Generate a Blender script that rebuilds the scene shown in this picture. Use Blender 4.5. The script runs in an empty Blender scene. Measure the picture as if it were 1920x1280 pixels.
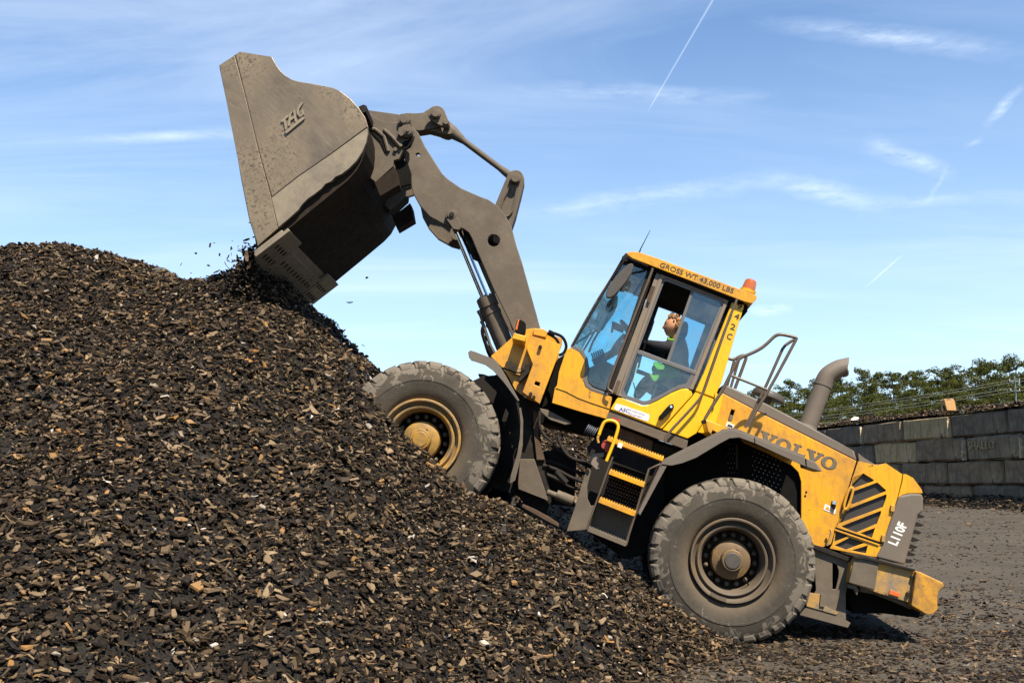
import bpy, bmesh, math, random
import numpy as np
from mathutils import Vector, Matrix
from mathutils.geometry import tessellate_polygon
R = math.radians
random.seed(7)
rng = np.random.default_rng(11)
S = bpy.context.scene
COL = S.collection

# ------------------------------------------------------------------ camera
CH = 1.5
TILT = R(8.0)
cam_d = bpy.data.cameras.new("camera")
cam_d.sensor_width = 36.0
cam_d.lens = 36.0
cam_d.clip_start = 0.1
cam_d.clip_end = 3000
cam = bpy.data.objects.new("camera", cam_d)
cam.location = (0, 0, CH)
cam.rotation_euler = (R(90) + TILT, 0, 0)
COL.objects.link(cam)
S.camera = cam

# ------------------------------------------------------------------ light
SUN = Vector((0.26, -0.49, 0.83)).normalized()
world = bpy.data.worlds.new("World")
S.world = world
world.use_nodes = True
sun_d = bpy.data.lights.new("sun", 'SUN')
sun_d.energy = 5.0
sun_d.angle = R(0.5)
sun_d.color = (1.0, 0.90, 0.76)
sun_o = bpy.data.objects.new("sun", sun_d)
sun_o.rotation_euler = (-SUN).to_track_quat('-Z', 'Y').to_euler()
COL.objects.link(sun_o)
S.cycles.diffuse_bounces = 2
S.view_settings.view_transform = 'Standard'
S.view_settings.look = 'None'
S.view_settings.gamma = 1
S.view_settings.use_curve_mapping = False
S.view_settings.exposure = 1.40
SKY_STRENGTH = 0.056

# image point -> ray (used once, to read sizes and places off the photograph)
FWD = Vector((0, math.cos(TILT), math.sin(TILT)))
RGT = Vector((1, 0, 0))
UPV = Vector((0, -math.sin(TILT), math.cos(TILT)))
CAM = Vector((0, 0, CH))
def ray(x, y):
    return (FWD * 1920 + RGT * (x - 960) + UPV * (640 - y))
def at_depth(x, y, d):
    return CAM + ray(x, y) * (d / 1920.0)
def at_Y(x, y, Y):
    r = ray(x, y)
    return CAM + r * (Y / r.y)

class Frame:
    """a half of the machine: f forward, u up, w from the near tyre faces towards the far side"""
    def __init__(s, O, yaw, pitch):
        s.O = O
        s.F = Vector((-math.cos(pitch) * math.cos(yaw), math.cos(pitch) * math.sin(yaw), math.sin(pitch)))
        s.I = Vector((math.sin(yaw), math.cos(yaw), 0))
        s.U = s.I.cross(s.F) * -1
        if s.U.z < 0: s.U = -s.U
    def loc(s, x, y, w):
        r = ray(x, y)
        t = (w - (CAM - s.O).dot(s.I)) / r.dot(s.I)
        p = CAM + r * t - s.O
        return (p.dot(s.F), p.dot(s.U))
    def pts(s, pl, w):
        return [s.loc(x, y, w) for x, y in pl]
    def P(s, f, u, w):
        return s.O + s.F * f + s.U * u + s.I * w
    def X(s, x, y, w):
        f, u = s.loc(x, y, w)
        return s.P(f, u, w)
WID = 2.68
RF = Frame(at_depth(1374, 1051, 9.9), R(5), R(21))
FF = Frame(at_depth(787, 823, 10.25), R(1), R(21))

# ------------------------------------------------------------------ node helpers
def nodes_of(m):
    nt = m.node_tree; nt.nodes.clear(); return nt
class NB:
    def __init__(s, nt): s.nt = nt
    def n(s, t, **kw):
        nd = s.nt.nodes.new(t)
        for k, v in kw.items(): setattr(nd, k, v)
        return nd
    def l(s, a, b): s.nt.links.new(a, b)
    def setin(s, nd, k, v):
        if hasattr(v, 'is_linked') or isinstance(v, bpy.types.NodeSocket): s.l(v, nd.inputs[k])
        else: nd.inputs[k].default_value = v
    def noise(s, vec, sc, det=4, rough=0.55, dist=0.0):
        nd = s.n('ShaderNodeTexNoise')
        nd.inputs['Scale'].default_value = sc; nd.inputs['Detail'].default_value = det
        nd.inputs['Roughness'].default_value = rough; nd.inputs['Distortion'].default_value = dist
        if vec is not None: s.l(vec, nd.inputs['Vector'])
        return nd.outputs['Fac']
    def ramp(s, fac, a, b, ca=0.0, cb=1.0):
        nd = s.n('ShaderNodeMapRange'); nd.clamp = True
        s.setin(nd, 0, fac); nd.inputs[1].default_value = a; nd.inputs[2].default_value = b
        nd.inputs[3].default_value = ca; nd.inputs[4].default_value = cb
        return nd.outputs[0]
    def mix(s, fac, a, b):
        nd = s.n('ShaderNodeMix', data_type='RGBA')
        s.setin(nd, 0, fac)
        for k, v in ((6, a), (7, b)):
            if isinstance(v, bpy.types.NodeSocket): s.l(v, nd.inputs[k])
            else: nd.inputs[k].default_value = (*v, 1)
        return nd.outputs[2]
    def math(s, op, a, b=0.0, c=None):
        nd = s.n('ShaderNodeMath', operation=op)
        s.setin(nd, 0, a); s.setin(nd, 1, b)
        if c is not None: s.setin(nd, 2, c)
        return nd.outputs[0]
    def mapping(s, vec, sc=(1, 1, 1), rot=(0, 0, 0)):
        nd = s.n('ShaderNodeMapping')
        nd.inputs['Scale'].default_value = sc; nd.inputs['Rotation'].default_value = rot
        s.l(vec, nd.inputs['Vector']); return nd.outputs[0]

MATS = {}
def newmat(name):
    m = bpy.data.materials.new(name); m.use_nodes = True
    nt = nodes_of(m); b = NB(nt)
    out = b.n('ShaderNodeOutputMaterial')
    return m, b, out
def surf(name, base, worn=None, worn_amt=0.0, wsc=3.0, dust=None, dust_amt=0.0, dsc=1.2, rough=0.6, metal=0.0,
         fine=0.25, bump=0.15, bsc=60, streak=None, K=0.58, spots=0.0, spotcol=(0.03, 0.02, 0.012), spec=0.4):
    base, worn, dust = [tuple(c * K for c in v) if v else v for v in (base, worn, dust)]
    """painted / bare / dusty surface: large dust patches, worn patches, fine grain, spatter"""
    m, b, out = newmat(name)
    tc = b.n('ShaderNodeTexCoord').outputs['Object']
    col = b.mix(b.noise(tc, 8, 6, .6), tuple(c * (1 - fine) for c in base), tuple(min(1, c * (1 + fine)) for c in base))
    r_extra = None
    if dust:
        n1 = b.noise(tc, dsc, 8, .62, .4)
        n2 = b.noise(tc, dsc * 9, 5, .7)
        f = b.math('ADD', b.math('MULTIPLY', n1, .7), b.math('MULTIPLY', n2, .3))
        f = b.ramp(f, .62 - dust_amt * .32, .72 - dust_amt * .18)
        f = b.math('MULTIPLY', f, min(1, .35 + dust_amt))
        col = b.mix(f, col, dust)
    if worn:
        n3 = b.noise(tc, wsc, 9, .68, .6)
        f = b.ramp(n3, .66 - worn_amt * .25, .68 - worn_amt * .2)
        col = b.mix(f, col, worn)
    if streak:
        v = b.mapping(tc, streak[1], streak[2])
        n4 = b.noise(v, streak[3], 6, .6)
        f = b.math('MULTIPLY', b.ramp(n4, .48, .64), streak[4])
        col = b.mix(f, col, tuple(c * K for c in streak[0]))
    if spots:
        n5 = b.noise(tc, 38, 3, .6)
        f = b.ramp(n5, .72 - spots * .1, .75 - spots * .1)
        col = b.mix(b.math('MULTIPLY', f, .85), col, spotcol)
    p = b.n('ShaderNodeBsdfPrincipled')
    b.l(col, p.inputs['Base Color'])
    b.l(b.ramp(b.noise(tc, 14, 5, .6), .3, .7, max(0.02, rough - .12), min(1, rough + .12)), p.inputs['Roughness'])
    p.inputs['Metallic'].default_value = metal
    p.inputs['Specular IOR Level'].default_value = spec
    if bump:
        bp = b.n('ShaderNodeBump'); bp.inputs['Strength'].default_value = bump; bp.inputs['Distance'].default_value = .01
        b.l(b.noise(tc, bsc, 6, .65), bp.inputs['Height']); b.l(bp.outputs[0], p.inputs['Normal'])
    b.l(p.outputs[0], out.inputs['Surface'])
    MATS[name] = m
    return m
DUSTC = (.25, .19, .13)
surf('yellow', (.84, .395, .008), K=.64, streak=((.36, .17, .03), (14, 14, 1.6), (0, R(21), 0), 2.6, .26), dust=(.42, .21, .05), dust_amt=.55, rough=.38, fine=.06, bump=.05, spots=.30, worn=(.16, .10, .05), worn_amt=.02, wsc=6)
surf('yellow_clean', (.90, .50, .006), K=.66, dust=(.58, .33, .06), dust_amt=.3, rough=.36, fine=.05, bump=.04, spots=.2, streak=((.50, .25, .03), (14, 14, 1.6), (0, R(21), 0), 2.6, .2))
surf('yellow_dirty', (.72, .37, .02), dust=DUSTC, dust_amt=.75, dsc=2.2, rough=.6, fine=.1, bump=.1, spots=.6, worn=(.10, .06, .03), worn_amt=.12, wsc=5)
surf('steel', (.150, .118, .084), K=.52, dust=(.225, .18, .125), dust_amt=.5, rough=.75, fine=.18, bump=.2, worn=(.40, .22, .06), worn_amt=-.18, wsc=3, spec=.25)
surf('plastic', (.18, .148, .115), K=.56, dust=(.24, .195, .145), dust_amt=.4, rough=.62, fine=.1, bump=.06, spots=.1, spec=.3)
surf('plastic_dark', (.07, .06, .05), dust=(.12, .10, .075), dust_amt=.4, rough=.6, fine=.15, bump=.06)
def bucket_mat():
    m, b, out = newmat('bucket')
    tc = b.n('ShaderNodeTexCoord').outputs['Object']
    v = b.mapping(tc, (1, 1, 1), (0, R(-38), 0))
    big = b.noise(v, .9, 5, .55, .4); n2 = b.noise(v, 3.5, 8, .7, .9)
    sc = b.noise(b.mapping(v, (3, 3, 26)), 2.0, 7, .65, .25); sc2 = b.noise(b.mapping(v, (26, 5, 3)), 1.3, 6, .6, .5)
    spk = b.noise(v, 34, 5, .7, .6)
    col = b.mix(b.ramp(big, .35, .65), (.085, .066, .046), (.215, .162, .096))
    col = b.mix(b.math('MULTIPLY', b.ramp(n2, .48, .62), .5), col, (.175, .132, .078))
    col = b.mix(b.math('MULTIPLY', b.ramp(sc, .50, .70), .4), col, (.22, .175, .115))
    col = b.mix(b.math('MULTIPLY', b.ramp(sc2, .62, .74), .15), col, (.07, .055, .042))
    f = b.math('MULTIPLY', b.ramp(spk, .53, .58), b.ramp(big, .46, .58))
    col = b.mix(b.math('MULTIPLY', f, .85), col, (.040, .030, .024))
    p = b.n('ShaderNodeBsdfPrincipled'); b.l(col, p.inputs['Base Color']); p.inputs['Metallic'].default_value = .3
    b.l(b.ramp(n2, .3, .7, .55, .30), p.inputs['Roughness'])
    bp = b.n('ShaderNodeBump'); bp.inputs['Strength'].default_value = .35; bp.inputs['Distance'].default_value = .01
    b.l(n2, bp.inputs['Height']); b.l(bp.outputs[0], p.inputs['Normal'])
    b.l(p.outputs[0], out.inputs['Surface']); MATS['bucket'] = m
bucket_mat()
surf('bucket_shaded', (.030, .021, .014), dust=(.055, .037, .022), dust_amt=.4, rough=.75, metal=.0, spec=.08, fine=.35, bump=.15,  # darker copy of the bucket steel, underside shade put into its colour
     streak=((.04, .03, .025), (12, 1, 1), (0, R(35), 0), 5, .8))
surf('yellow_rust', (.76, .36, .02), dust=(.14, .09, .05), dust_amt=.55, dsc=2.0, rough=.6, fine=.1, bump=.15, worn=(.10, .05, .03), worn_amt=.22, wsc=3)
surf('edge_steel', (.36, .29, .195), dust=(.22, .18, .13), dust_amt=.5, rough=.45, metal=.3, fine=.2, bump=.12)
surf('black', (.010, .009, .008), rough=.85, fine=.3, bump=.05, spec=.08)
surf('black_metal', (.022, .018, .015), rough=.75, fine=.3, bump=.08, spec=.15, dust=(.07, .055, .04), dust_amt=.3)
surf('tread', (.150, .127, .100), dust=(.30, .255, .20), dust_amt=.5, dsc=3.2, rough=.85, fine=.2, bump=.25, bsc=40, spec=.2)
def tyre_mat():
    m, b, out = newmat('tyre')
    tc = b.n('ShaderNodeTexCoord').outputs['Object']
    ln = b.n('ShaderNodeVectorMath', operation='LENGTH'); b.l(b.mapping(tc, (1, .3, 1)), ln.inputs[0]); r_ = ln.outputs['Value']
    n1 = b.noise(tc, 3.0, 8, .65, .3); n2 = b.noise(tc, 6.5, 8, .62, 1.2); n3 = b.noise(tc, 30, 5, .7)
    col = b.mix(b.ramp(n1, .35, .65), (.034, .029, .022), (.055, .046, .035))
    col = b.mix(b.math('MULTIPLY', b.ramp(n3, .5, .7), .3), col, (.09, .077, .058))
    msk = b.math('ADD', b.math('MULTIPLY', b.ramp(r_, .52, .76), .26), b.math('MULTIPLY', n2, 1.15))
    col = b.mix(b.math('MULTIPLY', b.ramp(msk, .765, .79), .75), col, (.135, .115, .088))
    col = b.mix(b.math('MULTIPLY', b.ramp(r_, .55, .44), .5), col, (.105, .075, .045))
    p = b.n('ShaderNodeBsdfPrincipled'); b.l(col, p.inputs['Base Color']); p.inputs['Roughness'].default_value = .85
    p.inputs['Specular IOR Level'].default_value = .2
    bp = b.n('ShaderNodeBump'); bp.inputs['Strength'].default_value = .35; bp.inputs['Distance'].default_value = .01
    b.l(b.math('ADD', n2, b.math('MULTIPLY', n3, .5)), bp.inputs['Height']); b.l(bp.outputs[0], p.inputs['Normal'])
    b.l(p.outputs[0], out.inputs['Surface']); MATS['tyre'] = m
tyre_mat()
surf('rim_dirty', (.14, .105, .068), dust=(.24, .14, .05), dust_amt=.25, dsc=5, rough=.7, fine=.2, bump=.15, spots=.5)
surf('hub_rust', (.17, .105, .045), dust=(.42, .22, .04), dust_amt=.35, dsc=9, rough=.6, fine=.25, worn=(.10, .07, .045), worn_amt=.2, wsc=9)
surf('hub_yellow', (.44, .235, .03), dust=(.22, .14, .05), dust_amt=.6, dsc=7, rough=.6, fine=.2, bump=.1, spots=.4)
surf('rust', (.085, .048, .024), dust=(.14, .09, .05), dust_amt=.5, dsc=6, rough=.8, fine=.3)
surf('chrome', (.85, .86, .88), K=1, rough=.14, metal=1.0, fine=.03, bump=0)
surf('letter_dark', (.055, .045, .03), rough=.6, fine=.1, bump=0)
surf('letter_grey', (.16, .13, .09), rough=.6, fine=.1, bump=0)
surf('white', (.75, .72, .66), K=.75, dust=(.5, .44, .36), dust_amt=.3, rough=.5, fine=.05, bump=0)
surf('blue', (.04, .05, .33), rough=.5, fine=.05, bump=0)
surf('red', (.45, .05, .035), dust=(.4, .25, .18), dust_amt=.3, rough=.5, fine=.1, bump=0)
surf('orange', (.75, .16, .03), rough=.35, fine=.1, bump=0)
surf('beacon', (.50, .13, .03), rough=.25, fine=.1, bump=0, spec=.6)
surf('skin', (.43, .20, .095), K=.9, rough=.55, fine=.06, bump=0)
surf('hair', (.30, .15, .05), rough=.6, fine=.3, bump=.1)
surf('shirt', (.012, .012, .018), rough=.8, fine=.2, bump=.1)
surf('lime', (.25, .62, .03), rough=.7, fine=.1, bump=.1)
surf('interior', (.045, .055, .06), rough=.7, fine=.2, bump=.05)
surf('bellows', (.07, .08, .10), rough=.6, fine=.2, bump=.05)
surf('frame_taupe', (.24, .19, .135), dust=(.36, .235, .12), dust_amt=.4, dsc=3, rough=.6, fine=.12, bump=.05)
surf('frame_grey', (.15, .145, .14), rough=.5, fine=.1, bump=.03, dust=(.2, .17, .14), dust_amt=.3)
surf('rail', (.12, .085, .056), rough=.45, fine=.15, bump=.05, spec=.5)
surf('tan', (.62, .35, .13), rough=.8, fine=.2, bump=.3, streak=((.4, .2, .07), (20, 20, 1), (0, 0, 0), 3, .5))
surf('bark', (.13, .095, .07), rough=.9, fine=.3, bump=.3)
surf('pole_wood', (.16, .20, .16), rough=.8, fine=.2)
surf('wire', (.42, .44, .34), rough=.5, fine=.05, bump=0)
surf('dry_brush', (.14, .085, .055), rough=.95, fine=.5, bump=0)

def glassmat(name, tint, refl):
    m, b, out = newmat(name)
    tr = b.n('ShaderNodeBsdfTransparent'); tr.inputs[0].default_value = (*tint, 1)
    gl = b.n('ShaderNodeBsdfGlossy'); gl.inputs['Roughness'].default_value = .03
    gl.inputs[0].default_value = (.9, .95, 1, 1)
    df = b.n('ShaderNodeBsdfDiffuse'); df.inputs[0].default_value = (.30, .33, .33, 1)
    tc = b.n('ShaderNodeTexCoord').outputs['Object']
    dirt = b.ramp(b.noise(tc, 5, 6, .65, .5), .42, .75, 0.015, .16)
    fr = b.n('ShaderNodeFresnel'); fr.inputs[0].default_value = 1.45
    f = b.math('ADD', b.math('MULTIPLY', fr.outputs[0], 1.0), refl)
    mx = b.n('ShaderNodeMixShader'); b.l(f, mx.inputs[0]); b.l(tr.outputs[0], mx.inputs[1]); b.l(gl.outputs[0], mx.inputs[2])
    m2 = b.n('ShaderNodeMixShader'); b.l(dirt, m2.inputs[0]); b.l(mx.outputs[0], m2.inputs[1]); b.l(df.outputs[0], m2.inputs[2])
    b.l(m2.outputs[0], out.inputs['Surface'])
    MATS[name] = m
glassmat('glass', (.66, .88, .93), .02)
glassmat('glass_dark', (.42, .70, .80), .04)

# sky: physical sky, thin cirrus and condensation trails as directions on the dome
def build_world():
    nt = world.node_tree; nt.nodes.clear(); b = NB(nt)
    out = b.n('ShaderNodeOutputWorld'); bg = b.n('ShaderNodeBackground')
    sky = b.n('ShaderNodeTexSky', sky_type='NISHITA')
    sky.sun_disc = False
    sky.sun_elevation = math.asin(SUN.z); sky.sun_rotation = math.atan2(SUN.x, SUN.y)
    sky.air_density = 1.0; sky.dust_density = .3; sky.ozone_density = 1.6
    gen = b.n('ShaderNodeTexCoord').outputs['Generated']
    sep = b.n('ShaderNodeSeparateXYZ'); b.l(gen, sep.inputs[0])
    # cirrus on a high flat layer: direction / height
    zz = b.math('ADD', b.math('MAXIMUM', sep.outputs[2], 0.0), .16)
    cx = b.math('DIVIDE', sep.outputs[0], zz); cy = b.math('DIVIDE', sep.outputs[1], zz)
    cmb = b.n('ShaderNodeCombineXYZ'); b.l(cx, cmb.inputs[0]); b.l(cy, cmb.inputs[1])
    v1 = b.mapping(cmb.outputs[0], (.55, 2.3, 1), (0, 0, R(24)))
    n1 = b.noise(v1, 1.1, 9, .62, .9)
    v2 = b.mapping(cmb.outputs[0], (.5, 1.2, 1), (0, 0, R(-10)))
    n2 = b.noise(v2, .8, 4, .5, .3)
    cir = b.math('MULTIPLY', b.ramp(n1, .42, .78), b.ramp(n2, .38, .66))
    cir = b.math('MULTIPLY', cir, .55)
    veil = b.math('MULTIPLY', b.ramp(n2, .35, .8), .05)
    tot = b.math('ADD', cir, veil)
    def trail(p, q, wid, soft, amt, fade=.02, rough=0.0, widen=1.0):
        nonlocal tot
        d1 = ray(*p).normalized(); d2 = ray(*q).normalized()
        n = d1.cross(d2).normalized(); t = (d2 - d1 * d1.dot(d2)).normalized()
        L = math.atan2(d2.dot(t), d2.dot(d1))
        def dot(v, add=None):
            nd = b.n('ShaderNodeVectorMath', operation='DOT_PRODUCT'); b.l(add or gen, nd.inputs[0])
            nd.inputs[1].default_value = v; return nd.outputs['Value']
        s = b.math('ARCTAN2', dot(t), dot(d1))
        off = b.math('SUBTRACT', b.noise(b.mapping(gen, (30, 30, 30)), 1.0, 5, .6), .5)
        dist = b.math('ABSOLUTE', b.math('ADD', dot(n), b.math('MULTIPLY', off, rough)))
        ww = b.math('ADD', wid, b.math('MULTIPLY', b.math('DIVIDE', s, L), wid * (widen - 1)))
        body = b.math('SUBTRACT', 1.0, b.math('DIVIDE', b.math('SUBTRACT', dist, b.math('MULTIPLY', ww, 1 - soft)), b.math('MULTIPLY', ww, soft)))
        nd = b.n('ShaderNodeClamp'); b.l(body, nd.inputs[0]); body = nd.outputs[0]
        e = b.math('MULTIPLY', b.ramp(s, 0, fade), b.ramp(s, L - fade, L, 1, 0))
        f = b.math('MULTIPLY', b.math('MULTIPLY', body, e), amt)
        if rough:
            f = b.math('MULTIPLY', f, b.ramp(b.noise(b.mapping(gen, (12, 12, 45)), 2.2, 6, .65), .3, .65))
        tot = b.math('ADD', tot, f)
    trail((1213, 212), (1345, -14), .0008, .9, .24, .01, 0, 1.7)
    trail((1390, 38), (1960, 104), .010, 1, .36, .12, .008, 1.5)
    trail((1612, 262), (1800, 335), .012, 1, .48, .04, .012, .8)
    trail((1415, 330), (1680, 392), .012, 1, .42, .05, .012, 1.3)
    trail((1925, 155), (1840, 240), .005, .9, .38, .02, .012)
    trail((1780, 305), (1735, 385), .003, .9, .2, .01, .010)
    trail((1845, 255), (1808, 278), .004, .9, .30, .01, .010)
    trail((1700, 470), (1616, 545), .0008, .7, .34, .02)
    trail((1560, 385), (2000, 365), .007, 1, .25, .1, .01)
    trail((130, 262), (520, 250), .006, 1, .30, .08, .008)
    trail((930, 410), (1500, 330), .013, 1, .28, .10, .012)
    trail((1395, 582), (1490, 580), .0065, 1, .75, .02, .008)
    trail((920, 165), (1500, 185), .010, 1, .22, .10, .010)
    nd = b.n('ShaderNodeClamp'); b.l(tot, nd.inputs[0]); tot = nd.outputs[0]
    nd.inputs[2].default_value = .85
    # whiteness of thin cloud = bright, slightly blue
    hz = b.math('MULTIPLY', b.math('POWER', b.ramp(sep.outputs[2], .0, .62, 1, 0), 1.8), .64)
    vm = b.n('ShaderNodeVectorMath', operation='MULTIPLY'); b.l(sky.outputs[0], vm.inputs[0]); vm.inputs[1].default_value = (.58, .93, 1.24)
    base = b.mix(hz, vm.outputs[0], (8.2, 9.7, 10.6))
    col = b.mix(tot, base, (9.0, 9.9, 10.8))
    b.l(col, bg.inputs[0]); bg.inputs[1].default_value = SKY_STRENGTH
    b.l(bg.outputs[0], out.inputs[0])
build_world()

# ------------------------------------------------------------------ mesh builder
class MB:
    def __init__(s): s.v = []; s.f = []
    def add(s, vs, fs):
        o = len(s.v); s.v += [Vector(v) for v in vs]; s.f += [tuple(i + o for i in f) for f in fs]; return s
    def prism(s, fr, loop, w0, w1, holes=()):
        """closed outline(s) in (f,u) at lateral w0..w1"""
        loops = [list(loop)] + [list(h) for h in holes]
        flat = [p for l in loops for p in l]
        n = len(flat)
        A = [fr.P(f, u, w0) for f, u in flat]; B = [fr.P(f, u, w1) for f, u in flat]
        fs = []
        if len(loops) == 1 and len(loop) <= 4:
            fs += [tuple(range(n)), tuple(range(2 * n - 1, n - 1, -1))]
        else:
            tris = tessellate_polygon([[Vector((f, u, 0)) for f, u in l] for l in loops])
            for t in tris:
                fs.append(tuple(t)); fs.append(tuple(n + i for i in reversed(t)))
        k = 0
        for l in loops:
            m = len(l)
            for i in range(m):
                a, b_ = k + i, k + (i + 1) % m
                fs.append((a, b_, n + b_, n + a))
            k += m
        return s.add(A + B, fs)
    def flat(s, fr, loops, w):
        flat = [p for l in loops for p in l]
        tris = tessellate_polygon([[Vector((f, u, 0)) for f, u in l] for l in loops])
        return s.add([fr.P(f, u, w) for f, u in flat], [tuple(t) for t in tris])
    def cyl(s, p, q, r0, r1=None, seg=16, cap=True):
        r1 = r0 if r1 is None else r1
        p = Vector(p); q = Vector(q); d = (q - p).normalized()
        a = d.orthogonal().normalized(); b_ = d.cross(a)
        vs = []
        for c, r in ((p, r0), (q, r1)):
            for i in range(seg):
                t = 2 * math.pi * i / seg; vs.append(c + a * (r * math.cos(t)) + b_ * (r * math.sin(t)))
        fs = [(i, (i + 1) % seg, seg + (i + 1) % seg, seg + i) for i in range(seg)]
        if cap: fs += [tuple(range(seg))[::-1], tuple(range(seg, 2 * seg))]
        return s.add(vs, fs)
    def tube(s, pts, r, seg=8, cap=True):
        pts = [Vector(p) for p in pts]
        rs = r if isinstance(r, (list, tuple)) else [r] * len(pts)
        vs = []; fs = []
        d0 = (pts[1] - pts[0]).normalized(); a = d0.orthogonal().normalized()
        for i, p in enumerate(pts):
            d = (pts[min(i + 1, len(pts) - 1)] - pts[max(i - 1, 0)]).normalized()
            a = (a - d * a.dot(d)).normalized(); b_ = d.cross(a)
            for k in range(seg):
                t = 2 * math.pi * k / seg; vs.append(p + a * (rs[i] * math.cos(t)) + b_ * (rs[i] * math.sin(t)))
        for i in range(len(pts) - 1):
            for k in range(seg):
                k2 = (k + 1) % seg
                fs.append((i * seg + k, i * seg + k2, (i + 1) * seg + k2, (i + 1) * seg + k))
        if cap: fs += [tuple(range(seg))[::-1], tuple(range((len(pts) - 1) * seg, len(pts) * seg))]
        return s.add(vs, fs)
    def box(s, c, ax, ay, az):
        c = Vector(c); vs = [c + ax * i + ay * j + az * k for i in (-1, 1) for j in (-1, 1) for k in (-1, 1)]
        return s.add(vs, [(0, 1, 3, 2), (4, 6, 7, 5), (0, 4, 5, 1), (2, 3, 7, 6), (0, 2, 6, 4), (1, 5, 7, 3)])
    def fbox(s, fr, f0, f1, u0, u1, w0, w1):
        return s.prism(fr, [(f0, u0), (f1, u0), (f1, u1), (f0, u1)], w0, w1)
    def revolve(s, fr, c, prof, seg=48, closed=False):
        """prof: (radius, w) revolved about the lateral axis through c=(f,u)"""
        n = len(prof); vs = []; fs = []
        for i in range(seg):
            t = 2 * math.pi * i / seg
            for r, w in prof: vs.append(fr.P(c[0] + r * math.cos(t), c[1] + r * math.sin(t), w))
        for i in range(seg):
            j = (i + 1) % seg
            for k in range(n if closed else n - 1):
                k2 = (k + 1) % n
                fs.append((i * n + k, j * n + k, j * n + k2, i * n + k2))
        return s.add(vs, fs)
    def sphere(s, c, ax, ay, az, nu=12, nv=8):
        c = Vector(c); vs = [c + az]; fs = []
        for j in range(1, nv):
            ph = math.pi * j / nv
            for i in range(nu):
                t = 2 * math.pi * i / nu
                vs.append(c + ax * (math.sin(ph) * math.cos(t)) + ay * (math.sin(ph) * math.sin(t)) + az * math.cos(ph))
        vs.append(c - az)
        for i in range(nu):
            fs.append((0, 1 + i, 1 + (i + 1) % nu)); fs.append((len(vs) - 1, 1 + (nv - 2) * nu + (i + 1) % nu, 1 + (nv - 2) * nu + i))
        for j in range(nv - 2):
            for i in range(nu):
                a = 1 + j * nu + i; b_ = 1 + j * nu + (i + 1) % nu
                fs.append((a, a + nu, b_ + nu, b_))
        return s.add(vs, fs)

def chaikin(p, it=1, closed=False):
    for _ in range(it):
        q = []
        n = len(p)
        if not closed: q.append(p[0])
        for i in range(n if closed else n - 1):
            a = p[i]; b_ = p[(i + 1) % n]
            q.append(tuple(x * .75 + y * .25 for x, y in zip(a, b_))); q.append(tuple(x * .25 + y * .75 for x, y in zip(a, b_)))
        if not closed: q.append(p[-1])
        p = q
    return p
def circle(c, r, n=20):
    return [(c[0] + r * math.cos(2 * math.pi * i / n), c[1] + r * math.sin(2 * math.pi * i / n)) for i in range(n)]
def band(line, t):
    """a closed strip of thickness t (towards its left) along an open (f,u) line"""
    out = []
    for i, p in enumerate(line):
        a = line[max(i - 1, 0)]; b_ = line[min(i + 1, len(line) - 1)]
        d = math.hypot(b_[0] - a[0], b_[1] - a[1]) or 1
        out.append((p[0] - (b_[1] - a[1]) / d * t, p[1] + (b_[0] - a[0]) / d * t))
    return list(line) + out[::-1]

def empty(name, loc, label=None, cat=None, group=None, parent=None):
    o = bpy.data.objects.new(name, None); o.location = loc; o.empty_display_size = .2
    COL.objects.link(o)
    if label: o['label'] = label
    if cat: o['category'] = cat
    if group: o['group'] = group
    if parent: o.parent = parent
    return o
def wloc(o):
    v = Vector(o.location)
    while o.parent: o = o.parent; v += o.location
    return v
def obj(name, mb, mat, parent=None, bevel=0, smooth=False, label=None, cat=None, group=None, kind=None, origin=None, recalc=True, segs=2):
    me = bpy.data.meshes.new(name)
    base = wloc(parent) if parent else Vector((0, 0, 0))
    org = Vector(origin) if origin is not None else base
    if parent is None and origin is None: org = Vector((0, 0, 0))
    me.from_pydata([tuple(v - org) for v in mb.v], [], mb.f)
    if recalc:
        bm = bmesh.new(); bm.from_mesh(me); bmesh.ops.remove_doubles(bm, verts=bm.verts, dist=1e-5)
        bmesh.ops.recalc_face_normals(bm, faces=bm.faces); bm.to_mesh(me); bm.free()
    if smooth:
        me.polygons.foreach_set('use_smooth', [True] * len(me.polygons))
        me.set_sharp_from_angle(angle=R(38))
    me.materials.append(MATS[mat] if isinstance(mat, str) else mat)
    o = bpy.data.objects.new(name, me); COL.objects.link(o)
    o.location = org - base
    if parent: o.parent = parent
    if bevel:
        md = o.modifiers.new('bevel', 'BEVEL'); md.width = bevel; md.segments = segs; md.limit_method = 'ANGLE'; md.angle_limit = R(35)
        md.harden_normals = False
    if label: o['label'] = label
    if cat: o['category'] = cat
    if group: o['group'] = group
    if kind: o['kind'] = kind
    return o
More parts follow.
